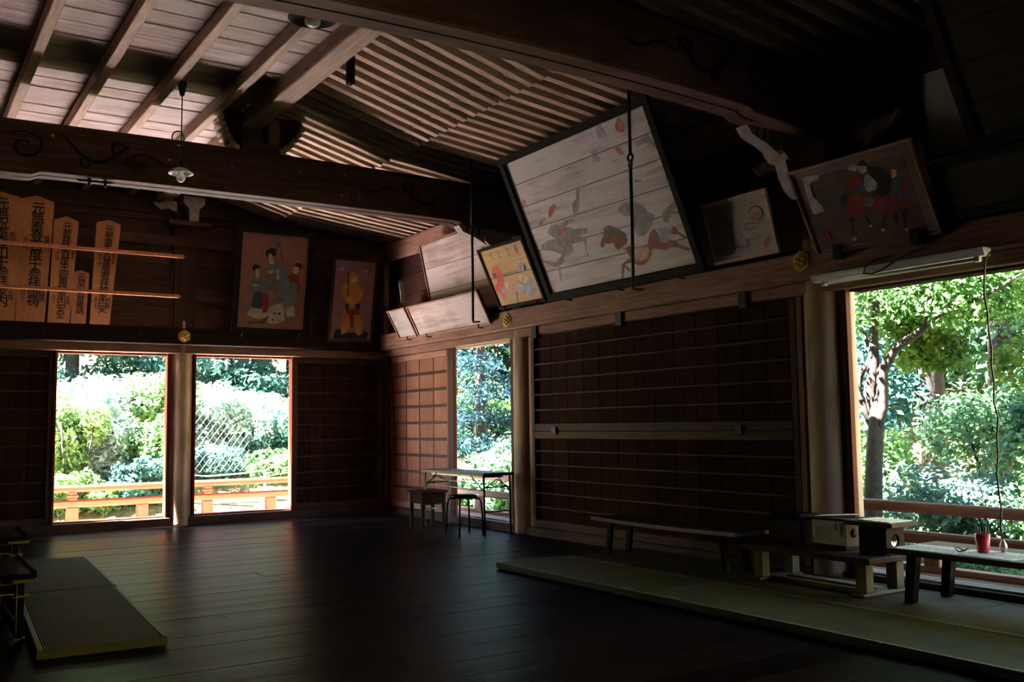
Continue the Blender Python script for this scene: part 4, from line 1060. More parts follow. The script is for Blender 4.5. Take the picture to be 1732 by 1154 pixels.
pendant(2.235, 8.997, ZC, 3.615, 0.112, 'bare bulb pendant lamp hanging in front of the far tie beam')
l = thing('saucer_lamp', 'saucer lamp hanging close to the ceiling behind the nearest beam', 'lamp', (2.50, 6.42, 4.2))
MB().tube([(2.50, 6.42, ZC), (2.50, 6.42, 4.26)], 0.006, 6).build('cord', 'cord_black', l)
MB().lathe((2.50, 6.42, 4.2), [(0.03, 0.07), (0.06, 0.055), (0.15, 0.02), (0.175, 0.0), (0.172, -0.003), (0.15, 0.014), (0.06, 0.048), (0.03, 0.055)], 28).build('shade', 'bark_dark', l)
MB().lathe((2.50, 6.42, 4.2), [(0.018, 0.05), (0.03, 0.03), (0.055, 0.0), (0.06, -0.02), (0.05, -0.045), (0.025, -0.06), (0.0, -0.063)], 18).build('bulb', 'glass_white', l)

l = thing('fluorescent_lamp', 'white fluorescent batten lamp above the large right window', 'lamp', (6.10, 4.33, 2.31))
MB().prism([(-0.045, 0.0), (-0.03, -0.035), (0.03, -0.035), (0.045, 0.0), (0.045, 0.02), (-0.045, 0.02)], (6.13, 3.62, 2.385), (1, 0, 0), (0, 0, 1), (0, 1.42, 0)).build('housing', 'white_enamel', l)
MB().tube([(6.115, 3.70, 2.333), (6.115, 4.93, 2.333)], 0.014, 12).build('tube', 'glass_white', l)
for yy in (3.68, 4.94):
    MB().cbox((6.098, yy - 0.02, 2.315), (6.132, yy + 0.02, 2.352), 0.004).build('lamp_holder', 'white_enamel', l)
MB().cbox((6.085, 5.02, 2.36), (6.20, 5.05, 2.41), 0.004).build('end_cap', 'white_enamel', l)
pts = [(6.07, 4.02, 2.46), (6.06, 4.10, 2.45), (6.05, 4.22, 2.42), (6.05, 4.36, 2.36), (6.05, 4.46, 2.335), (6.05, 4.53, 2.35), (6.055, 4.52, 2.40), (6.08, 4.44, 2.44), (6.18, 4.36, 2.47)]
MB().tube(pts, 0.007, 6).build('supply_cord', 'cord_black', l)
c = thing('pull_cord', 'long black pull cord with a round knob hanging in the right window', 'cord', (6.0, 3.55, 0.43))
pts = [(6.08, 3.57, 2.36)] + [(6.0, 3.56 + 0.018 * math.sin(i * 0.75) * (1 if i % 3 else 0.2) - (0.05 if 8 < i < 12 else 0) * 0.6, 2.30 - i * 0.115) for i in range(16)] + [(6.0, 3.545, 0.50)]
MB().tube(pts, 0.006, 6).build('cord', 'cord_black', c)
MB().lathe((6.0, 3.545, 0.42), [(0.0, 0.0), (0.016, 0.006), (0.024, 0.03), (0.022, 0.05), (0.012, 0.07), (0.005, 0.085)], 14).build('knob', 'steel', c)

# ------------------------------------------------------------------ folding table and stools by the narrow window
t = thing('folding_table', 'long folding table with steel legs under the narrow window', 'table', (6.045, 10.38, 0))
MB().cbox((5.84, 9.62, 0.69), (6.245, 11.14, 0.715), 0.004).build('table_top', 'table_top', t)
MB().cbox((5.832, 9.612, 0.684), (6.253, 9.62, 0.717), 0.002).build('edge_band', 'iron', t)
MB().cbox((5.832, 11.14, 0.684), (6.253, 11.148, 0.717), 0.002).build('edge_band', 'iron', t)
MB().cbox((5.832, 9.62, 0.682), (5.84, 11.14, 0.717), 0.002).build('edge_band', 'cream_paint', t)
MB().cbox((5.90, 9.75, 0.655), (6.19, 11.0, 0.69), 0.004).build('under_shelf', 'steel', t)
for yy, s in ((9.66, 1), (11.10, -1)):
    for xx in (5.865, 6.22):
        MB().tube([(xx, yy, 0.69), (xx, yy - s * 0.015, 0.0)], 0.013, 8).build('leg', 'cream_paint' if s < 0 else 'iron', t)
    MB().tube([(5.865, yy - s * 0.008, 0.27), (6.22, yy - s * 0.008, 0.27)], 0.009, 6).build('cross_bar', 'iron', t)
    MB().tube([(5.865, yy, 0.55), (6.22, yy, 0.55)], 0.009, 6).build('cross_bar', 'iron', t)
    for xx in (5.865, 6.22):
        MB().tube([(xx, yy, 0.50), (xx, yy + s * 0.30, 0.68)], 0.007, 6).build('brace', 'iron', t)
    MB().tube([(5.865, yy, 0.54), (6.04, yy, 0.64), (6.22, yy, 0.54)], 0.007, 6).build('brace', 'iron', t)
for yy, zz in ((0, 0.585), (0, 0.51)):
    MB().tube([(5.90, 9.72, zz), (5.90, 11.05, zz + 0.02)], 0.005, 6).build('shelf_wire', 'steel', t)

t = thing('steel_stool', 'round-seated stool on bent steel legs in front of the folding table', 'stool', (5.80, 10.0, 0))
MB().lathe((5.80, 10.0, 0.42), [(0.13, 0.0), (0.165, 0.004), (0.175, 0.02), (0.165, 0.04), (0.10, 0.047), (0.0, 0.048)], 28).build('seat', 'lacquer', t)
for (ax, ay), (bx, by), w in (((5.64, 9.84), (5.96, 10.16), 0.012), ((5.64, 10.16), (5.96, 9.84), 0.012)):
    p = []
    for f_, zz in ((0.0, 0.0), (0.02, 0.2), (0.05, 0.37), (0.09, 0.405), (0.16, 0.415), (0.84, 0.415), (0.91, 0.405), (0.95, 0.37), (0.98, 0.2), (1.0, 0.0)):
        p.append((ax + (bx - ax) * f_, ay + (by - ay) * f_, zz + 0.001))
    MB().tube(p, w, 8).build('leg', 'iron', t)
for (xx, yy) in ((5.64, 9.84), (5.96, 10.16), (5.64, 10.16), (5.96, 9.84)):
    MB().lathe((xx, yy, 0), [(0.016, 0.0), (0.016, 0.03), (0.012, 0.034)], 10).build('rubber_foot', 'cord_black', t)

t = thing('wooden_stool', 'square reddish wooden stool half under the folding table', 'stool', (5.84, 11.0, 0))
A0 = (5.68, 10.84); A1 = (6.02, 11.18)
MB().cbox((A0[0] - 0.02, A0[1] - 0.02, 0.43), (A1[0] + 0.02, A1[1] + 0.02, 0.46), 0.006).build('seat', 'shutter_board', t)
for xx in (A0[0], A1[0] - 0.04):
    for yy in (A0[1], A1[1] - 0.04):
        MB().cbox((xx, yy, 0.0), (xx + 0.04, yy + 0.04, 0.43), 0.004).build('leg', 'dark_Z', t)
for yy in (A0[1] + 0.008, A1[1] - 0.028):
    MB().cbox((A0[0] + 0.04, yy, 0.30), (A1[0] - 0.04, yy + 0.02, 0.43), 0.004).build('apron', 'shutter_board', t)
for xx in (A0[0] + 0.008, A1[0] - 0.028):
    MB().cbox((xx, A0[1] + 0.04, 0.30), (xx + 0.02, A1[1] - 0.04, 0.43), 0.004).build('apron', 'shutter_board', t)
MB().tube([(A0[0] + 0.02, A0[1] + 0.02, 0.24), (A1[0] - 0.02, A0[1] + 0.02, 0.24)], 0.008, 6).build('stretcher', 'steel', t)

# ------------------------------------------------------------------ straw mats along the right wall
def mat(x0, x1, y0, y1, z0, z1, label, m='straw_green', edge='x', rot=0.0, piv=(0, 0), grp='straw mats along the right wall', nm='straw_mat'):
    t = thing(nm, label, 'mat', ((x0 + x1) / 2, (y0 + y1) / 2, z0), grp)
    e = 0.035
    MB().cbox((x0 + e * 0.5, y0, z0), (x1 - e * 0.5, y1, z1 - 0.003), 0.006).build('mat_core', m, t)
    for xa, xb in ((x0, x0 + e), (x1 - e, x1)):
        MB().cbox((xa, y0 - 0.001, z0 + 0.004), (xb, y1 + 0.001, z1), 0.006).build('cloth_edge', 'mat_edge', t)
    if rot:
        t.rotation_euler = (0, 0, rot)
    return t
ys = [7.42, 5.44, 3.46, 1.48, -0.5]
nmz = ['farthest from the viewer', 'second from the far end', 'third from the far end', 'nearest the viewer']
for i in range(4):
    mat(4.62, 5.385, ys[i + 1] + 0.003, ys[i] - 0.003, 0.0, 0.058, 'green straw mat of the front row, ' + nmz[i])
ys = [7.42, 5.62, 3.70, 1.80, -0.1]
for i in range(4):
    mat(5.39, 6.30, ys[i + 1] + 0.003, ys[i] - 0.003, 0.0, 0.056, 'dull grey-green straw mat of the wall-side row, ' + nmz[i], 'straw_grey')
ZT = 0.058

# ------------------------------------------------------------------ low benches on the mats
b = thing('low_bench', 'long low bench with a pale edge below the dark shutter', 'bench', (5.95, 6.45, ZT), 'low benches on the straw mats')
prof = []
N = 14
for i in range(N + 1):
    s = i / N; yy = 7.42 - s * 1.86
    prof.append((yy, 0.385 - 0.012 * math.sin(s * math.pi)))
poly = prof + [(p[0], p[1] - 0.028) for p in prof[::-1]]
MB().prism(poly, (5.70, 0, 0.008), (0, 1, 0), (0, 0, 1), (0.36, 0, 0)).build('bench_top', 'dark_Y', b)
poly2 = [(p[0], p[1] + 0.001) for p in prof] + [(p[0], p[1] - 0.03) for p in prof[::-1]]
MB().prism(poly2, (5.688, 0, 0.008), (0, 1, 0), (0, 0, 1), (0.012, 0, 0)).build('edge_strip', 'edge_pale', b)
MB().prism([(0, 0), (0.36, 0), (0.36, 0.03), (0, 0.03)], (5.70, 5.548, 0.362), (1, 0, 0), (0, 0, 1), (0, 0.012, 0)).build('edge_strip', 'edge_pale', b)
for yy, dy in ((7.20, 0.05), (5.78, -0.05)):
    for xx in (5.76, 6.0):
        MB().add([(xx - 0.02, yy - 0.025, 0.362), (xx + 0.02, yy - 0.025, 0.362), (xx + 0.02, yy + 0.025, 0.362), (xx - 0.02, yy + 0.025, 0.362),
                  (xx - 0.02, yy + dy - 0.025, ZT), (xx + 0.02, yy + dy - 0.025, ZT), (xx + 0.02, yy + dy + 0.025, ZT), (xx - 0.02, yy + dy + 0.025, ZT)],
                 [(0, 1, 2, 3), (4, 7, 6, 5), (0, 4, 5, 1), (1, 5, 6, 2), (2, 6, 7, 3), (3, 7, 4, 0)]).build('leg', 'lacquer', b)

b = thing('low_table', 'low plank table on square pale legs in front of the right pillar', 'table', (5.95, 4.9, ZT))
MB().cbox((5.66, 4.30, 0.285), (6.20, 5.48, 0.325), 0.006).build('table_top', 'bdark_Y', b)
for yy in (5.36, 4.42):
    for xx in (5.72, 6.06):
        MB().cbox((xx, yy - 0.045, ZT + 0.02), (xx + 0.085, yy + 0.045, 0.285), 0.005).build('leg', 'bench_Z', b)
    MB().cbox((5.68, yy - 0.055, ZT), (6.17, yy + 0.055, ZT + 0.02), 0.004).build('foot_board', 'bench_X', b)
MB().cbox((5.80, 4.48, ZT), (5.86, 5.30, ZT + 0.03), 0.004).build('foot_rail', 'bench_Y', b)
MB().cbox((5.98, 4.48, ZT), (6.08, 5.30, ZT + 0.022), 0.004).build('foot_rail', 'bench_Y', b)

b = thing('low_bench', 'low bench with dark splayed legs and printed sheets at the right edge', 'bench', (5.95, 3.3, ZT), 'low benches on the straw mats')
MB().cbox((5.66, 2.45, 0.385), (6.24, 4.17, 0.42), 0.006).build('bench_top', 'bench_Y', b)
MB().cbox((5.655, 2.45, 0.382), (5.66, 4.172, 0.418), 0.002).build('edge_strip', 'timber_Y', b)
for yy, dy in ((4.02, 0.06), (2.60, -0.06)):
    for xx, dx in ((5.76, 0.03), (6.16, 0.03)):
        MB().add([(xx - 0.03, yy - 0.035, 0.385), (xx + 0.03, yy - 0.035, 0.385), (xx + 0.03, yy + 0.035, 0.385), (xx - 0.03, yy + 0.035, 0.385),
                  (xx - 0.03 + dx, yy + dy - 0.03, ZT), (xx + 0.03 + dx, yy + dy - 0.03, ZT), (xx + 0.03 + dx, yy + dy + 0.03, ZT), (xx - 0.03 + dx, yy + dy + 0.03, ZT)],
                 [(0, 1, 2, 3), (4, 7, 6, 5), (0, 4, 5, 1), (1, 5, 6, 2), (2, 6, 7, 3), (3, 7, 4, 0)]).build('leg', 'lacquer', b)
# sheets, pen cup on that bench
def sheet(x0, x1, y0, y1, z, label, m='paper_print', rot=0.0):
    t = thing('printed_sheet', label, 'sheet', ((x0 + x1) / 2, (y0 + y1) / 2, z), 'printed sheets on the right bench')
    pp = MB().cbox((x0, y0, z + 0.0005), (x1, y1, z + 0.003), 0.0008).build('paper', m, t)
    for i in range(5):
        xx = x0 + 0.04 + i * (x1 - x0 - 0.08) / 5
        MB().cbox((xx, y0 + 0.03, z + 0.003), (xx + 0.018, y1 - 0.03, z + 0.0036), 0.0002).build('printed_line', ('paint_bluegrey', 'paint_sand', 'paint_green')[i % 3], pp)
    t.rotation_euler = (0, 0, rot)
sheet(5.68, 5.98, 3.68, 4.12, 0.42, 'printed sheet at the far end of the right bench', rot=0.03)
sheet(5.70, 6.02, 3.30, 3.66, 0.42, 'printed sheet under the red pen cup', rot=-0.05)
sheet(5.72, 6.0, 2.85, 3.25, 0.42, 'printed sheet cut by the right edge of the photo', rot=0.04)
c = thing('pen_cup', 'red pen cup full of black pens on the right bench', 'cup', (5.90, 3.62, 0.4245))
MB().lathe((5.90, 3.62, 0.4245), [(0.034, 0.0), (0.036, 0.01), (0.046, 0.115), (0.043, 0.115), (0.034, 0.012), (0.0, 0.010)], 20).build('cup', 'red_plastic', c)
for i in range(6):
    a = i * 1.05
    dx, dy = 0.024 * math.cos(a), 0.024 * math.sin(a)
    pn = MB().tube([(5.90 + dx * 0.5, 3.62 + dy * 0.5, 0.44), (5.90 + dx * 1.5, 3.62 + dy * 1.5, 0.575 + 0.012 * (i % 3))], 0.006, 6)
    tag(pn.build('pen', 'cord_black'), 'black pen standing in the red pen cup', 'pen', 'pens in the red cup')
t = thing('clip_wire', 'thin wire loop lying on the right bench', 'wire', (5.72, 3.66, 0.4245))
MB().tube([(5.80 + 0.03 * math.cos(a), 3.70 + 0.045 * math.sin(a), 0.43 + 0.02 * abs(math.sin(a))) for a in [i * math.pi / 8 for i in range(13)]], 0.004, 5).build('loop', 'cord_black', t)

# things on the low table
ZB = 0.325
b = thing('donation_box', 'dark wooden box with a white notice on the low table', 'box', (5.98, 4.82, ZB))
MB().cbox((5.90, 4.68, ZB), (6.14, 5.00, ZB + 0.02), 0.004).build('base', 'dark_Y', b)
MB().cbox((5.915, 4.69, ZB + 0.02), (6.13, 4.99, ZB + 0.21), 0.005).build('body', 'timber_Z', b)
MB().cbox((5.89, 4.66, ZB + 0.21), (6.15, 5.03, ZB + 0.228), 0.004).build('lid', 'dark_Y', b)
notice = MB().cbox((5.90, 4.66, ZB + 0.035), (5.914, 4.97, ZB + 0.212), 0.002).build('notice', 'paper', b)
for i in range(8):
    hh = (0.11, 0.09)[i % 2]
    MB().cbox((5.8985, 4.80 + i * 0.018, ZB + 0.17 - hh), (5.8998, 4.803 + i * 0.018, ZB + 0.17), 0.0003).build('notice_line', 'paint_slate', notice)
glyphs('御案内', 0.042, 'paint_black', 'notice_lettering', notice, (5.8995, 4.70, ZB + 0.165), (0, -1, 0), (0, 0, 1), (-1, 0, 0))
glyphs('参拝', 0.03, 'paint_black', 'notice_lettering', notice, (5.8995, 4.755, ZB + 0.165), (0, -1, 0), (0, 0, 1), (-1, 0, 0))
MB().lathe((6.02, 4.689, ZB + 0.12), [(0.035, 0.0), (0.035, 0.004), (0.0, 0.005)], 16, (0, -1, 0)).build('box_mark', 'dark_Y', b)
for i in range(4):
    tg = MB().prism([(0, 0), (0.16, 0.02), (0.15, 0.10), (0.02, 0.08)], (5.93 + 0.03 * i, 4.97 - 0.05 * i, ZB + 0.229 + 0.0035 * i), (0.3, -0.95, 0.06), (0.95, 0.3, 0.0), (0, 0, 0.003)).build('paper_slip', 'slip_paper')
    tag(tg, ['paper slip lying lowest in the fan on the notice box', 'paper slip second from below in the fan on the notice box', 'paper slip third from below in the fan on the notice box', 'topmost paper slip of the fan on the notice box'][i], 'paper slip', 'paper slips on the notice box')
b = thing('lacquer_tray', 'flat black lidded tray stacked at the left on the low table', 'tray', (5.98, 5.22, ZB))
MB().cbox((5.88, 5.06, ZB), (6.12, 5.36, ZB + 0.19), 0.008).build('body', 'dark_Y', b)
MB().cbox((5.87, 5.05, ZB + 0.19), (6.13, 5.37, ZB + 0.225), 0.01).build('lid', 'lacquer', b)
MB().cbox((5.89, 5.08, ZB + 0.225), (6.11, 5.35, ZB + 0.235), 0.004).build('lid_rim', 'lacquer', b)
b = thing('slip_box', 'dark box with a round hole at the right end of the low table', 'box', (5.99, 4.44, ZB))
MB().cbox((5.90, 4.54, ZB), (6.10, 4.56, ZB + 0.20), 0.003).build('side', 'dark_Z', b)
MB().cbox((5.90, 4.35, ZB), (5.92, 4.54, ZB + 0.20), 0.003).build('side', 'dark_Z', b)
MB().cbox((6.08, 4.35, ZB), (6.10, 4.54, ZB + 0.03), 0.003).build('back_rail', 'dark_Z', b)
ringv = []; N = 20
for i in range(N):
    a = 2 * math.pi * i / N
    ringv.append((0.045 * math.cos(a), 0.045 * math.sin(a)))
sq = []
for i in range(N):
    a = 2 * math.pi * i / N
    m_ = max(abs(math.cos(a)), abs(math.sin(a)))
    sq.append((0.10 * math.cos(a) / m_, 0.10 * math.sin(a) / m_))
mb = MB(); vs = []
for d in (0.0, 0.02):
    vs += [(6.00 + p[0], 4.33 + d, ZB + 0.10 + p[1]) for p in ringv] + [(6.00 + p[0], 4.33 + d, ZB + 0.10 + p[1]) for p in sq]
fs = []
for i in range(N):
    j = (i + 1) % N
    fs += [(i, j, N + j, N + i), (2 * N + i, 3 * N + i, 3 * N + j, 2 * N + j), (i, 2 * N + i, 2 * N + j, j), (N + i, N + j, 3 * N + j, 3 * N + i)]
mb.add(vs, fs).build('pierced_side', 'dark_Z', b)
MB().cbox((5.84, 4.24, ZB + 0.20), (6.14, 4.64, ZB + 0.232), 0.005).build('lid', 'timber_Y', b)
for i in range(4):
    tg = MB().cbox((5.86 + i * 0.006, 4.27 + i * 0.072, ZB + 0.2325), (6.12 - i * 0.004, 4.335 + i * 0.072, ZB + 0.2385 + 0.001 * i), 0.001).build('paper_slip', 'slip_paper')
    tag(tg, ['first', 'second', 'third', 'fourth'][i] + ' paper slip from the right on the lid of the pierced box', 'paper slip', 'paper slips on the pierced box')

# ------------------------------------------------------------------ mats and lacquer desks at the left
def turned_mat(cx, cy, w, l, z1, label):
    t = mat(cx - w / 2, cx + w / 2, cy - l / 2, cy + l / 2, 0.0, z1, label, 'straw_brown', rot=-0.056, grp='thick woven mats at the left', nm='thick_mat')
    MB().cbox((cx - w / 2, cy - l / 2 - 0.006, 0.002), (cx + w / 2, cy - l / 2 + 0.002, z1 - 0.004), 0.002).build('end_band', 'straw_green', t)
    return t
turned_mat(1.18, 7.14, 0.70, 2.18, 0.055, 'thick woven straw mat at the lower left, nearer one')
turned_mat(1.31, 9.27, 0.70, 2.06, 0.058, 'thick woven straw mat at the lower left, farther one')

def desk(x0, x1, y0, y1, h, label, shelf=True):
    d = thing('lacquer_desk', label, 'desk', ((x0 + x1) / 2, (y0 + y1) / 2, 0), 'black lacquer desks at the left')
    MB().cbox((x0, y0, h - 0.035), (x1, y1, h), 0.008).build('desk_top', 'lacquer', d)
    MB().cbox((x1 - 0.018, y0 + 0.01, h), (x1, y1 - 0.01, h + 0.018), 0.005).build('raised_edge', 'lacquer', d)
    for xx in (x0 + 0.06, x1 - 0.11):
        for yy in (y0 + 0.02, y1 - 0.07):
            MB().cbox((xx, yy, 0.0), (xx + 0.045, yy + 0.045, h - 0.035), 0.005).build('leg', 'lacquer', d)
            lg = [c for c in d.children if c.name.startswith('leg')][-1]
            MB().cbox((xx - 0.012, yy - 0.012, 0.02), (xx + 0.057, yy + 0.057, 0.045), 0.003).build('brass_shoe', 'brass', lg)
            MB().cbox((xx - 0.006, yy - 0.006, h - 0.14), (xx + 0.075, yy + 0.051, h - 0.125), 0.003).build('brass_band', 'brass', lg)
            MB().tube([(xx + 0.004, yy - 0.001, 0.03), (xx + 0.004, yy - 0.001, h - 0.05)], 0.003, 5).build('brass_line', 'brass', lg)
    MB().cbox((x1 - 0.13, y0 - 0.004, h - 0.052), (x1 + 0.004, y0 + 0.05, h - 0.030), 0.003).build('brass_corner', 'brass', d)
    MB().cbox((x0 + 0.1, y0 + 0.03, h - 0.12), (x1 - 0.11, y0 + 0.045, h - 0.05), 0.004).build('apron', 'lacquer', d)
    for zz in (h - 0.055, h - 0.115):
        MB().tube([(x0 + 0.1, y0 + 0.026, zz), (x1 - 0.12, y0 + 0.026, zz)], 0.003, 5).build('brass_line', 'brass', d)
    MB().cbox((x1 - 0.10, y0 + 0.07, 0.16), (x1 - 0.085, y1 - 0.08, 0.24), 0.004).build('side_rail', 'shutter_board', d)
    MB().cbox((x1 - 0.10, y0 + 0.07, 0.04), (x1 - 0.085, y1 - 0.08, 0.12), 0.004).build('side_rail', 'shutter_board', d)
    return d
desk(-0.5, 0.82, 6.52, 7.50, 0.42, 'black lacquer desk with brass fittings at the left edge, nearer one')
desk(-0.4, 0.92, 7.82, 8.50, 0.52, 'black lacquer desk at the left edge, farther one')
# ------------------------------------------------------------------ verandas and railings
def deck(name, label, boards):
    d = thing(name, label, 'veranda', (boards[0][0], boards[0][2], -0.06))
    for (x0, x1, y0, y1, m) in boards:
        MB().cbox((x0, y0, -0.06), (x1, y1, -0.015), 0.005).build('deck_board', m, d)
    return d
bs = []
for i in range(8):
    y0 = FAR + 0.17 + i * 0.165
    for (x0, x1) in ((XL, 0.5), (0.503, 4.1), (4.103, 7.8)):
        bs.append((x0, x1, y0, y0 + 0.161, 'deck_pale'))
deck('veranda_deck', 'sunlit pale plank veranda outside the far windows', bs)
bs = []
for i in range(7):
    x0 = RIGHT + 0.24 + i * 0.165
    for (y0, y1) in ((YB, 1.5), (1.503, 6.0), (6.003, 10.0), (10.003, FAR + 0.16)):
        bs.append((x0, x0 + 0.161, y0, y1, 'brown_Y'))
deck('veranda_deck', 'shaded plank veranda outside the right windows', bs)

def railing(name, label, p0, d, length, posts, tall, mat, round_top=False):
    """low shrine railing: base, middle and top rail, posts, stacked blocks under the top rail"""
    p0 = Vector((*p0, 0)); d = Vector((*d, 0)); s = Vector((-d.y, d.x, 0))
    r = thing(name, label, 'railing', p0, 'veranda railings')
    ax = 'X' if abs(d.x) > 0.5 else 'Y'
    def bar(nm, a, b, z0, z1, hw, m, c=0.006):
        q = [p0 + d * a - s * hw, p0 + d * b + s * hw]
        return MB().cbox((q[0].x, q[0].y, z0), (q[1].x, q[1].y, z1), c).build(nm, m, r)
    bar('base_rail', 0, length, -0.015, 0.035, 0.06, mat + '_' + ax)
    bar('middle_rail', 0, length, 0.215, 0.315, 0.055, mat + '_' + ax, 0.022)
    if round_top:
        a, b = p0, p0 + d * length
        MB().tube([(a.x, a.y, 0.515), (b.x, b.y, 0.515)], 0.05, 14).build('top_rail', mat + '_' + ax, r)
    else:
        bar('top_rail', 0, length, 0.425, 0.515, 0.06, mat + '_' + ax, 0.026)
    for a in posts:
        bar('post', a - 0.075, a + 0.075, 0.035, 0.215, 0.05, mat + '_Z')
    for a in tall:
        bar('strut_block', a - 0.055, a + 0.055, 0.315, 0.345, 0.045, mat + '_' + ax)
        bar('strut_block', a - 0.07, a + 0.07, 0.352, 0.385, 0.05, mat + '_' + ax)
        bar('strut_block', a - 0.055, a + 0.055, 0.392, 0.47 if round_top else 0.425, 0.045, mat + '_' + ax)
    return r
railing('veranda_railing', 'bright orange railing outside the far windows', (XL, 14.62), (1, 0), 10.6, [5.25 - 1.84 * 2, 5.25 - 0.92, 5.25, 6.17, 7.09, 8.05, 8.97, 9.9, 2.5, 0.7], [5.25, 7.09, 8.97, 3.41, 1.6], 'fresh')
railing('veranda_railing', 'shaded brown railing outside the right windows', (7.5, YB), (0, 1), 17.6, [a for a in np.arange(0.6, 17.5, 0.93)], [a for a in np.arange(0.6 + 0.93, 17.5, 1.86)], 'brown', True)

# ------------------------------------------------------------------ ground outside
def ground_z(x, y):
    zf = -0.75 + 0.42 * max(0, y - 16.2) ** 1.02 if y > 16.2 else -0.75
    dr = x - 9.5
    zr = -1.4 + (0.10 * max(0, dr) if dr < 9 else 0.9 + 0.62 * (dr - 9))
    if y > 16.2:
        return max(zf if x < 10 else zf * max(0, 1 - (x - 10) / 14) + zr * min(1, (x - 10) / 14), -1.4)
    return -0.75 if x < 8.0 else min(-0.75, zr) if dr < 0 else zr
gv = []; gf = []
GX = np.linspace(-25, 60, 70); GY = np.linspace(-25, 60, 70)
for yy in GY:
    for xx in GX:
        inside = (XL - 1 < xx < RIGHT + 1.5) and (YB - 1 < yy < FAR + 1.5)
        gv.append((xx, yy, ground_z(xx, yy) + (0 if inside else 0.18 * math.sin(xx * 1.3) * math.cos(yy * 1.7))))
for j in range(69):
    for i in range(69):
        a = j * 70 + i
        gf.append((a, a + 1, a + 71, a + 70))
mb = MB(); mb.add(gv, gf, True)
tag(mb.build('hillside_ground', 'soil'), 'leafy hillside ground rising behind the hall', 'ground', kind='structure')

# field stones at the foot of the bank
stones = [(1.92, 15.66, 0.17), (2.20, 15.62, 0.15), (2.50, 15.66, 0.17), (2.78, 15.62, 0.15), (3.02, 15.70, 0.18), (3.30, 15.64, 0.14), (3.62, 15.7, 0.17), (4.3, 15.66, 0.17), (4.75, 15.7, 0.2), (5.2, 15.68, 0.17), (5.6, 15.7, 0.18)]
ordn = ['first', 'second', 'third', 'fourth', 'fifth', 'sixth', 'seventh']
for i, (x, y, r0) in enumerate(stones):
    mb = MB(); vs = []; fs = []
    rr = random.Random(i)
    nu, nv = 9, 6
    ph = [rr.uniform(0, 6) for _ in range(4)]
    for b_ in range(nv + 1):
        th = math.pi * b_ / nv
        for a_ in range(nu):
            p = 2 * math.pi * a_ / nu
            k = r0 * (1 + 0.16 * math.sin(2 * p + ph[0]) + 0.12 * math.sin(3 * th + ph[1]) + 0.1 * math.cos(p * 3 + ph[2]))
            vs.append((x + k * 1.25 * math.sin(th) * math.cos(p), y + k * math.sin(th) * math.sin(p), -0.62 + r0 * 2.2 + k * 0.85 * math.cos(th)))
    for b_ in range(nv):
        for a_ in range(nu):
            a2 = (a_ + 1) % nu
            fs.append((b_ * nu + a_, b_ * nu + a2, (b_ + 1) * nu + a2, (b_ + 1) * nu + a_))
    mb.add(vs, fs, False)
    o = mb.build('field_stone', 'stone')
    lb = ('rounded field stone behind the far railing, %s from the left in the left window' % ordn[i]) if i < 7 else ('rounded field stone behind the far railing, %s from the left in the right window' % ordn[i - 7])
    tag(o, lb, 'stone', 'field stones at the foot of the bank')
tag(MB().prism([(15.35, -0.9), (15.35, -0.55), (15.75, -0.40), (16.4, 0.0), (17.2, 0.42), (17.6, 0.45), (17.6, -0.9)], (XL, 0, 0), (0, 1, 0), (0, 0, 1), (12, 0, 0)).build('bank_footing', 'grass'), 'low earth footing below the bank behind the far railing', 'bank', kind='structure')

# wire fence in front of the bank
wf_ = thing('wire_fence', 'diamond wire fence on the bank behind the right far window', 'fence', (5.3, 16.5, -0.6))
mb = MB()
X0, X1, Z0, Z1 = 3.95, 5.35, 0.55, 1.80
step = 0.115
def clip(xa, za_, sx):
    pts = []
    L = []
    for t in np.linspace(-3, 3, 121):
        x, z = xa + sx * t, za_ + t
        ztop = Z1 - 0.55 * max(0, (x - 4.3))
        if X0 <= x <= X1 and Z0 <= z <= ztop: L.append((x, 16.5, z))
    return L
for k in range(42):
    for sx in (0.75, -0.75):
        L = clip(X0 + k * step - 1.2, 1.0, sx)
        if len(L) > 2: mb.tube([L[0], L[-1]], 0.003, 4, caps=False)
mb.build('wire_mesh', 'wire', wf_)
for xx, zt in ((4.30, 1.5), (5.60, 0.55)):
    MB().tube([(xx, 16.5, -0.6), (xx, 16.5, zt)], 0.022, 8).build('fence_post', 'wire', wf_)
MB().tube([(4.3, 16.48, 0.52), (4.6, 16.48, 0.48), (5.1, 16.48, 0.50), (5.6, 16.48, 0.54), (5.85, 16.5, 0.68), (6.15, 16.5, 0.85)], 0.012, 6).build('top_wire', 'wire', wf_)
MB().tube([(4.3, 16.48, 0.42), (5.1, 16.48, 0.40), (5.6, 16.48, 0.44), (6.1, 16.5, 0.50)], 0.008, 6).build('top_wire', 'wire', wf_)

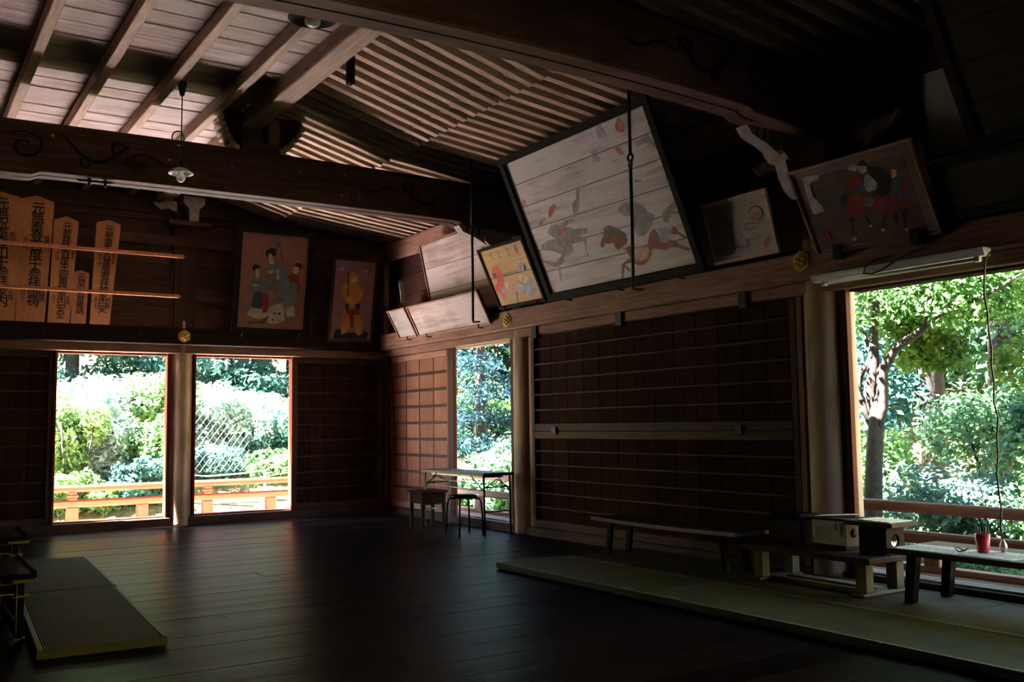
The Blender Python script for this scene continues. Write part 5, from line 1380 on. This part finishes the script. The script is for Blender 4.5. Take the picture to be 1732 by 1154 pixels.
# ------------------------------------------------------------------ plants
def leaves(name, clumps, n, size, mat, parent, seed, up=0.5, aspect=0.5, shell=0.55):
    """leaf blades spread over ellipsoid clumps; clumps: (cx, cy, cz, rx, ry, rz)"""
    rng = np.random.default_rng(seed)
    cl = np.array(clumps, float)
    vol = (cl[:, 3] * cl[:, 4] * cl[:, 5]) ** (2 / 3)
    idx = rng.choice(len(cl), n, p=vol / vol.sum())
    d = rng.normal(size=(n, 3)); d /= np.linalg.norm(d, axis=1, keepdims=True)
    rad = shell + (1 - shell) * rng.random(n) ** 0.6
    # lumpy outline
    rad *= 0.82 + 0.28 * np.sin(d[:, 0] * 5 + idx) * np.cos(d[:, 1] * 4 + 2 * idx) + 0.14 * rng.random(n)
    pos = cl[idx, :3] + d * cl[idx, 3:] * rad[:, None]
    nrm = d * 0.6 + rng.normal(size=(n, 3)) * 0.55; nrm[:, 2] += up
    nrm /= np.linalg.norm(nrm, axis=1, keepdims=True)
    t = np.cross(nrm, rng.normal(size=(n, 3))); t /= np.linalg.norm(t, axis=1, keepdims=True)
    b = np.cross(nrm, t)
    s = size * (0.6 + 0.8 * rng.random(n))[:, None]
    v = np.empty((n, 4, 3), np.float32)
    v[:, 0] = pos - t * s; v[:, 1] = pos + b * s * aspect + nrm * s * 0.15; v[:, 2] = pos + t * s; v[:, 3] = pos - b * s * aspect + nrm * s * 0.15
    c0 = np.array([cl[:, 0].mean(), cl[:, 1].mean(), cl[:, 2].mean()])
    me = bpy.data.meshes.new(name)
    me.vertices.add(4 * n); me.loops.add(4 * n); me.polygons.add(n)
    o0 = np.array(wloc(parent)) if parent else c0
    me.vertices.foreach_set('co', (v.reshape(-1, 3) - c0).astype(np.float32).ravel())
    me.loops.foreach_set('vertex_index', np.arange(4 * n, dtype=np.int32))
    me.polygons.foreach_set('loop_start', np.arange(0, 4 * n, 4, dtype=np.int32))
    me.polygons.foreach_set('loop_total', np.full(n, 4, np.int32))
    me.update(calc_edges=True)
    me.materials.append(MATS[mat])
    o = bpy.data.objects.new(name, me); COL.objects.link(o)
    o.location = Vector(c0 - o0) if parent else Vector(c0)
    if parent: o.parent = parent
    o['kind'] = 'stuff'
    return o


def lumps(c, r, k, seed, f=0.55):
    rng = random.Random(seed); out = []
    for _ in range(k):
        while True:
            q = [rng.uniform(-1, 1) for _ in range(3)]
            if sum(a * a for a in q) < 1: break
        m_ = f * rng.uniform(0.6, 1.15)
        out.append((c[0] + q[0] * r[0] * 0.7, c[1] + q[1] * r[1] * 0.7, c[2] + q[2] * r[2] * 0.7, r[0] * m_, r[1] * m_, r[2] * m_))
    return out


def shrub(c, r, n, size, mat, label, seed, k=9, up=0.5, stem='bark_dark', grp='shrubs on the bank', cat='shrub', nm='shrub', aspect=0.5):
    gz = ground_z(c[0], c[1])
    t = thing(nm, label, cat, (c[0], c[1], gz), grp)
    leaves('foliage', lumps(c, r, k, seed), n, size, mat, t, seed, up, aspect)
    rnd = random.Random(seed)
    for i in range(4):
        a = i * 1.6 + seed
        MB().tube([(c[0] + 0.05 * i, c[1], gz - 0.2), (c[0] + 0.25 * r[0] * math.cos(a), c[1] + 0.25 * r[1] * math.sin(a), (gz + c[2]) / 2), (c[0] + 0.5 * r[0] * math.cos(a), c[1] + 0.5 * r[1] * math.sin(a), c[2] + 0.3 * r[2])], [0.05, 0.035, 0.012], 6).build('stem', stem, t)
    return t

# bank behind the far windows
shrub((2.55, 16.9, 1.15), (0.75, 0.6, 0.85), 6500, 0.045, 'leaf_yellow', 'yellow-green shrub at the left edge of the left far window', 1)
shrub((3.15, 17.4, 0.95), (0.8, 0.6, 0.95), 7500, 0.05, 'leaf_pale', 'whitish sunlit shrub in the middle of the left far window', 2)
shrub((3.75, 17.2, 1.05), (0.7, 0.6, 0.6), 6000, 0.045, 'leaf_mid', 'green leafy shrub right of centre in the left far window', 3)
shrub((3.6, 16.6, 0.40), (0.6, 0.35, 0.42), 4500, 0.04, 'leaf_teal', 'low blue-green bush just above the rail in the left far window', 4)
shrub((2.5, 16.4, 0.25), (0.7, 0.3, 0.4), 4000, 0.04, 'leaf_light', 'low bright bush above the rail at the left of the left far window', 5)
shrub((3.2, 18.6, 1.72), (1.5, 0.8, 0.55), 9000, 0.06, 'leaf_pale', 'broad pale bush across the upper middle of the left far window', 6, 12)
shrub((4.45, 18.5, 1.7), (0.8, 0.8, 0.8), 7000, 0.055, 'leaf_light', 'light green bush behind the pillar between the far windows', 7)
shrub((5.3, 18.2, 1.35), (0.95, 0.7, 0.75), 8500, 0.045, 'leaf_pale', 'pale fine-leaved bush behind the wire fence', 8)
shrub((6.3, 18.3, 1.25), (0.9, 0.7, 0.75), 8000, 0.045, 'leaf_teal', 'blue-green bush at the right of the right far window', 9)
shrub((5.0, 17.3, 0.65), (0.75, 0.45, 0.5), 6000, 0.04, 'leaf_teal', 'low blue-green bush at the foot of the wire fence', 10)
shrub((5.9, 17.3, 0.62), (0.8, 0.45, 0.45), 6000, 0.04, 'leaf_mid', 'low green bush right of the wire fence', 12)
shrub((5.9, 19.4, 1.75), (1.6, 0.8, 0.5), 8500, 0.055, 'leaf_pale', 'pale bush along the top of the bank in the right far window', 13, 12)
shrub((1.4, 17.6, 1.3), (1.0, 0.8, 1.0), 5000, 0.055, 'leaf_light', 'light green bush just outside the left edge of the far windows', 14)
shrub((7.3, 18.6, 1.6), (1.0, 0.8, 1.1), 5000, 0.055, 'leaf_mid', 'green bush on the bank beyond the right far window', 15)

def conifer(x, y, h, r, n, size, mat, label, seed, grp='dark trees above the bank', zlow=0.0):
    gz = ground_z(x, y)
    t = thing('conifer_tree', label, 'tree', (x, y, gz), grp)
    MB().tube([(x, y, gz - 0.3), (x + 0.05, y, gz + h * 0.5), (x, y, gz + h)], [0.16, 0.10, 0.03], 9).build('trunk', 'bark_dark', t)
    cl = []
    rnd = random.Random(seed)
    lay = int(h / 0.55)
    for i in range(lay):
        f = i / max(1, lay - 1)
        z = gz + zlow + (h - zlow) * f
        rr = r * (1 - 0.75 * f)
        for k in range(5):
            a = rnd.uniform(0, 6.28)
            cl.append((x + 0.62 * rr * math.cos(a), y + 0.62 * rr * math.sin(a), z + rnd.uniform(-0.2, 0.2), rr * 0.5, rr * 0.5, 0.30))
            if k == 0:
                MB().tube([(x, y, z - 0.1), (x + rr * math.cos(a), y + rr * math.sin(a), z)], [0.03, 0.01], 5).build('branch', 'bark_dark', t)
    leaves('foliage', cl, n, size, mat, t, seed, 0.3, 0.35, 0.3)
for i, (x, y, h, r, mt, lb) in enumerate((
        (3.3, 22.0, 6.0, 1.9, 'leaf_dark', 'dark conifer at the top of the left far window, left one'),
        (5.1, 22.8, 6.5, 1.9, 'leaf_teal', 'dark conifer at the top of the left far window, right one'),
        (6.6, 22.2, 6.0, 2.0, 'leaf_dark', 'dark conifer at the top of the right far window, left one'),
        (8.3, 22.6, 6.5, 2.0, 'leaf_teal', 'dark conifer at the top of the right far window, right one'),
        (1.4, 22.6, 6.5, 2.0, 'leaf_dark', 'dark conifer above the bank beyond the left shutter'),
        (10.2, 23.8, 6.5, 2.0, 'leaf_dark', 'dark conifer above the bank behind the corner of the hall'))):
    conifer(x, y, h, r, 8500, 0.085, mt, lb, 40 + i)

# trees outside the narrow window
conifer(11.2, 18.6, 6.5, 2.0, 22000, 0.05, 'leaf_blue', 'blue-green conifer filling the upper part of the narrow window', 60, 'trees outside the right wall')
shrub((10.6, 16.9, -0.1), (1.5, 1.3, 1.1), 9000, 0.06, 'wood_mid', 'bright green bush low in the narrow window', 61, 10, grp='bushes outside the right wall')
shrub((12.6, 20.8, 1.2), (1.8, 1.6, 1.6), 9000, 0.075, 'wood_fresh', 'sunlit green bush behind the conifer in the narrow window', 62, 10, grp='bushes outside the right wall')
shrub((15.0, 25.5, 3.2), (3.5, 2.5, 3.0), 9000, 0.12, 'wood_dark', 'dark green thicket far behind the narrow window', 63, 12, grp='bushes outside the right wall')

# forked tree in the large right window
gz = ground_z(11, 8.3)
t = thing('forked_tree', 'mossy forked tree at the left of the large right window', 'tree', (11, 8.29, gz), 'trees outside the right wall')
MB().tube([(11, 8.30, gz - 0.3), (11, 8.29, -0.24), (11, 8.25, 0.16), (11, 8.21, 0.67), (11, 8.16, 1.10), (11, 8.13, 1.40), (11, 8.08, 1.62)], [0.17, 0.135, 0.12, 0.11, 0.105, 0.08, 0.03], 12).build('trunk', 'bark', t)
for pts, rr in (([(8.15, 1.17), (8.22, 1.65), (8.12, 2.08), (8.14, 2.42), (8.04, 2.82), (8.04, 3.4), (7.9, 4.2)], [.05, .085, .07, .06, .05, .04, .02]),
                ([(8.18, 1.15), (8.42, 1.65), (8.35, 1.86), (8.19, 2.12), (8.3, 2.6)], [.06, .05, .04, .035, .015]),
                ([(8.17, 0.90), (8.04, 1.44), (8.0, 1.91), (7.82, 2.2), (7.44, 2.36), (7.29, 2.51), (7.04, 2.61), (6.6, 2.72), (5.9, 3.0)], [.04, .08, .075, .065, .05, .04, .035, .025, .01]),
                ([(7.34, 2.45), (7.33, 2.65), (7.16, 2.92), (7.0, 3.4)], [.04, .035, .03, .012])):
    MB().tube([(11 + 0.05 * math.sin(3 * i), p[0], p[1]) for i, p in enumerate(pts)], rr, 9).build('branch', 'bark', t)
leaves('foliage', lumps((11.2, 7.4, 3.5), (1.9, 1.9, 1.0), 14, 70), 22000, 0.04, 'wood_fresh', t, 70, 0.7)
leaves('foliage', lumps((10.8, 8.2, 5.8), (2.4, 3.6, 1.3), 22, 72), 8000, 0.085, 'wood_fresh', t, 72, 0.7)  # upper crown out of view, added to shade the trunk and bushes
leaves('foliage', lumps((12.0, 8.3, 2.6), (0.9, 0.8, 0.7), 8, 71), 4500, 0.05, 'wood_lime', t, 71, 0.7)

def cedar(x, y, h, r0, label, seed, zf, mt='wood_teal'):
    gz = ground_z(x, y)
    t = thing('cedar_tree', label, 'tree', (x, y, gz), 'trees outside the right wall')
    MB().tube([(x, y, gz - 0.4), (x, y, gz + h * 0.6), (x, y, gz + h)], [r0, r0 * 0.8, r0 * 0.3], 10).build('trunk', 'bark_dark', t)
    rnd = random.Random(seed); cl = []
    for k in range(16):
        a = rnd.uniform(0, 6.28); z = gz + zf + rnd.random() * (h - zf); q = 1.6 * (1.15 - (z - gz) / h)
        cl.append((x + q * math.cos(a), y + q * math.sin(a), z, 0.8, 0.8, 0.35))
        if k < 6: MB().tube([(x, y, z), (x + q * math.cos(a), y + q * math.sin(a), z - 0.1)], [0.04, 0.012], 5).build('branch', 'bark_dark', t)
    leaves('foliage', cl, 8000, 0.09, mt, t, seed, 0.4, 0.35, 0.35)
cedar(17.0, 11.3, 9.0, 0.26, 'straight dark cedar trunk near the middle of the large right window', 80, 3.0)
cedar(20.0, 11.6, 10, 0.30, 'dark cedar trunk farther right in the large right window', 81, 2.5)
cedar(19.0, 14.5, 10, 0.30, 'dark cedar behind the forked tree', 82, 2.0, 'leaf_blue')
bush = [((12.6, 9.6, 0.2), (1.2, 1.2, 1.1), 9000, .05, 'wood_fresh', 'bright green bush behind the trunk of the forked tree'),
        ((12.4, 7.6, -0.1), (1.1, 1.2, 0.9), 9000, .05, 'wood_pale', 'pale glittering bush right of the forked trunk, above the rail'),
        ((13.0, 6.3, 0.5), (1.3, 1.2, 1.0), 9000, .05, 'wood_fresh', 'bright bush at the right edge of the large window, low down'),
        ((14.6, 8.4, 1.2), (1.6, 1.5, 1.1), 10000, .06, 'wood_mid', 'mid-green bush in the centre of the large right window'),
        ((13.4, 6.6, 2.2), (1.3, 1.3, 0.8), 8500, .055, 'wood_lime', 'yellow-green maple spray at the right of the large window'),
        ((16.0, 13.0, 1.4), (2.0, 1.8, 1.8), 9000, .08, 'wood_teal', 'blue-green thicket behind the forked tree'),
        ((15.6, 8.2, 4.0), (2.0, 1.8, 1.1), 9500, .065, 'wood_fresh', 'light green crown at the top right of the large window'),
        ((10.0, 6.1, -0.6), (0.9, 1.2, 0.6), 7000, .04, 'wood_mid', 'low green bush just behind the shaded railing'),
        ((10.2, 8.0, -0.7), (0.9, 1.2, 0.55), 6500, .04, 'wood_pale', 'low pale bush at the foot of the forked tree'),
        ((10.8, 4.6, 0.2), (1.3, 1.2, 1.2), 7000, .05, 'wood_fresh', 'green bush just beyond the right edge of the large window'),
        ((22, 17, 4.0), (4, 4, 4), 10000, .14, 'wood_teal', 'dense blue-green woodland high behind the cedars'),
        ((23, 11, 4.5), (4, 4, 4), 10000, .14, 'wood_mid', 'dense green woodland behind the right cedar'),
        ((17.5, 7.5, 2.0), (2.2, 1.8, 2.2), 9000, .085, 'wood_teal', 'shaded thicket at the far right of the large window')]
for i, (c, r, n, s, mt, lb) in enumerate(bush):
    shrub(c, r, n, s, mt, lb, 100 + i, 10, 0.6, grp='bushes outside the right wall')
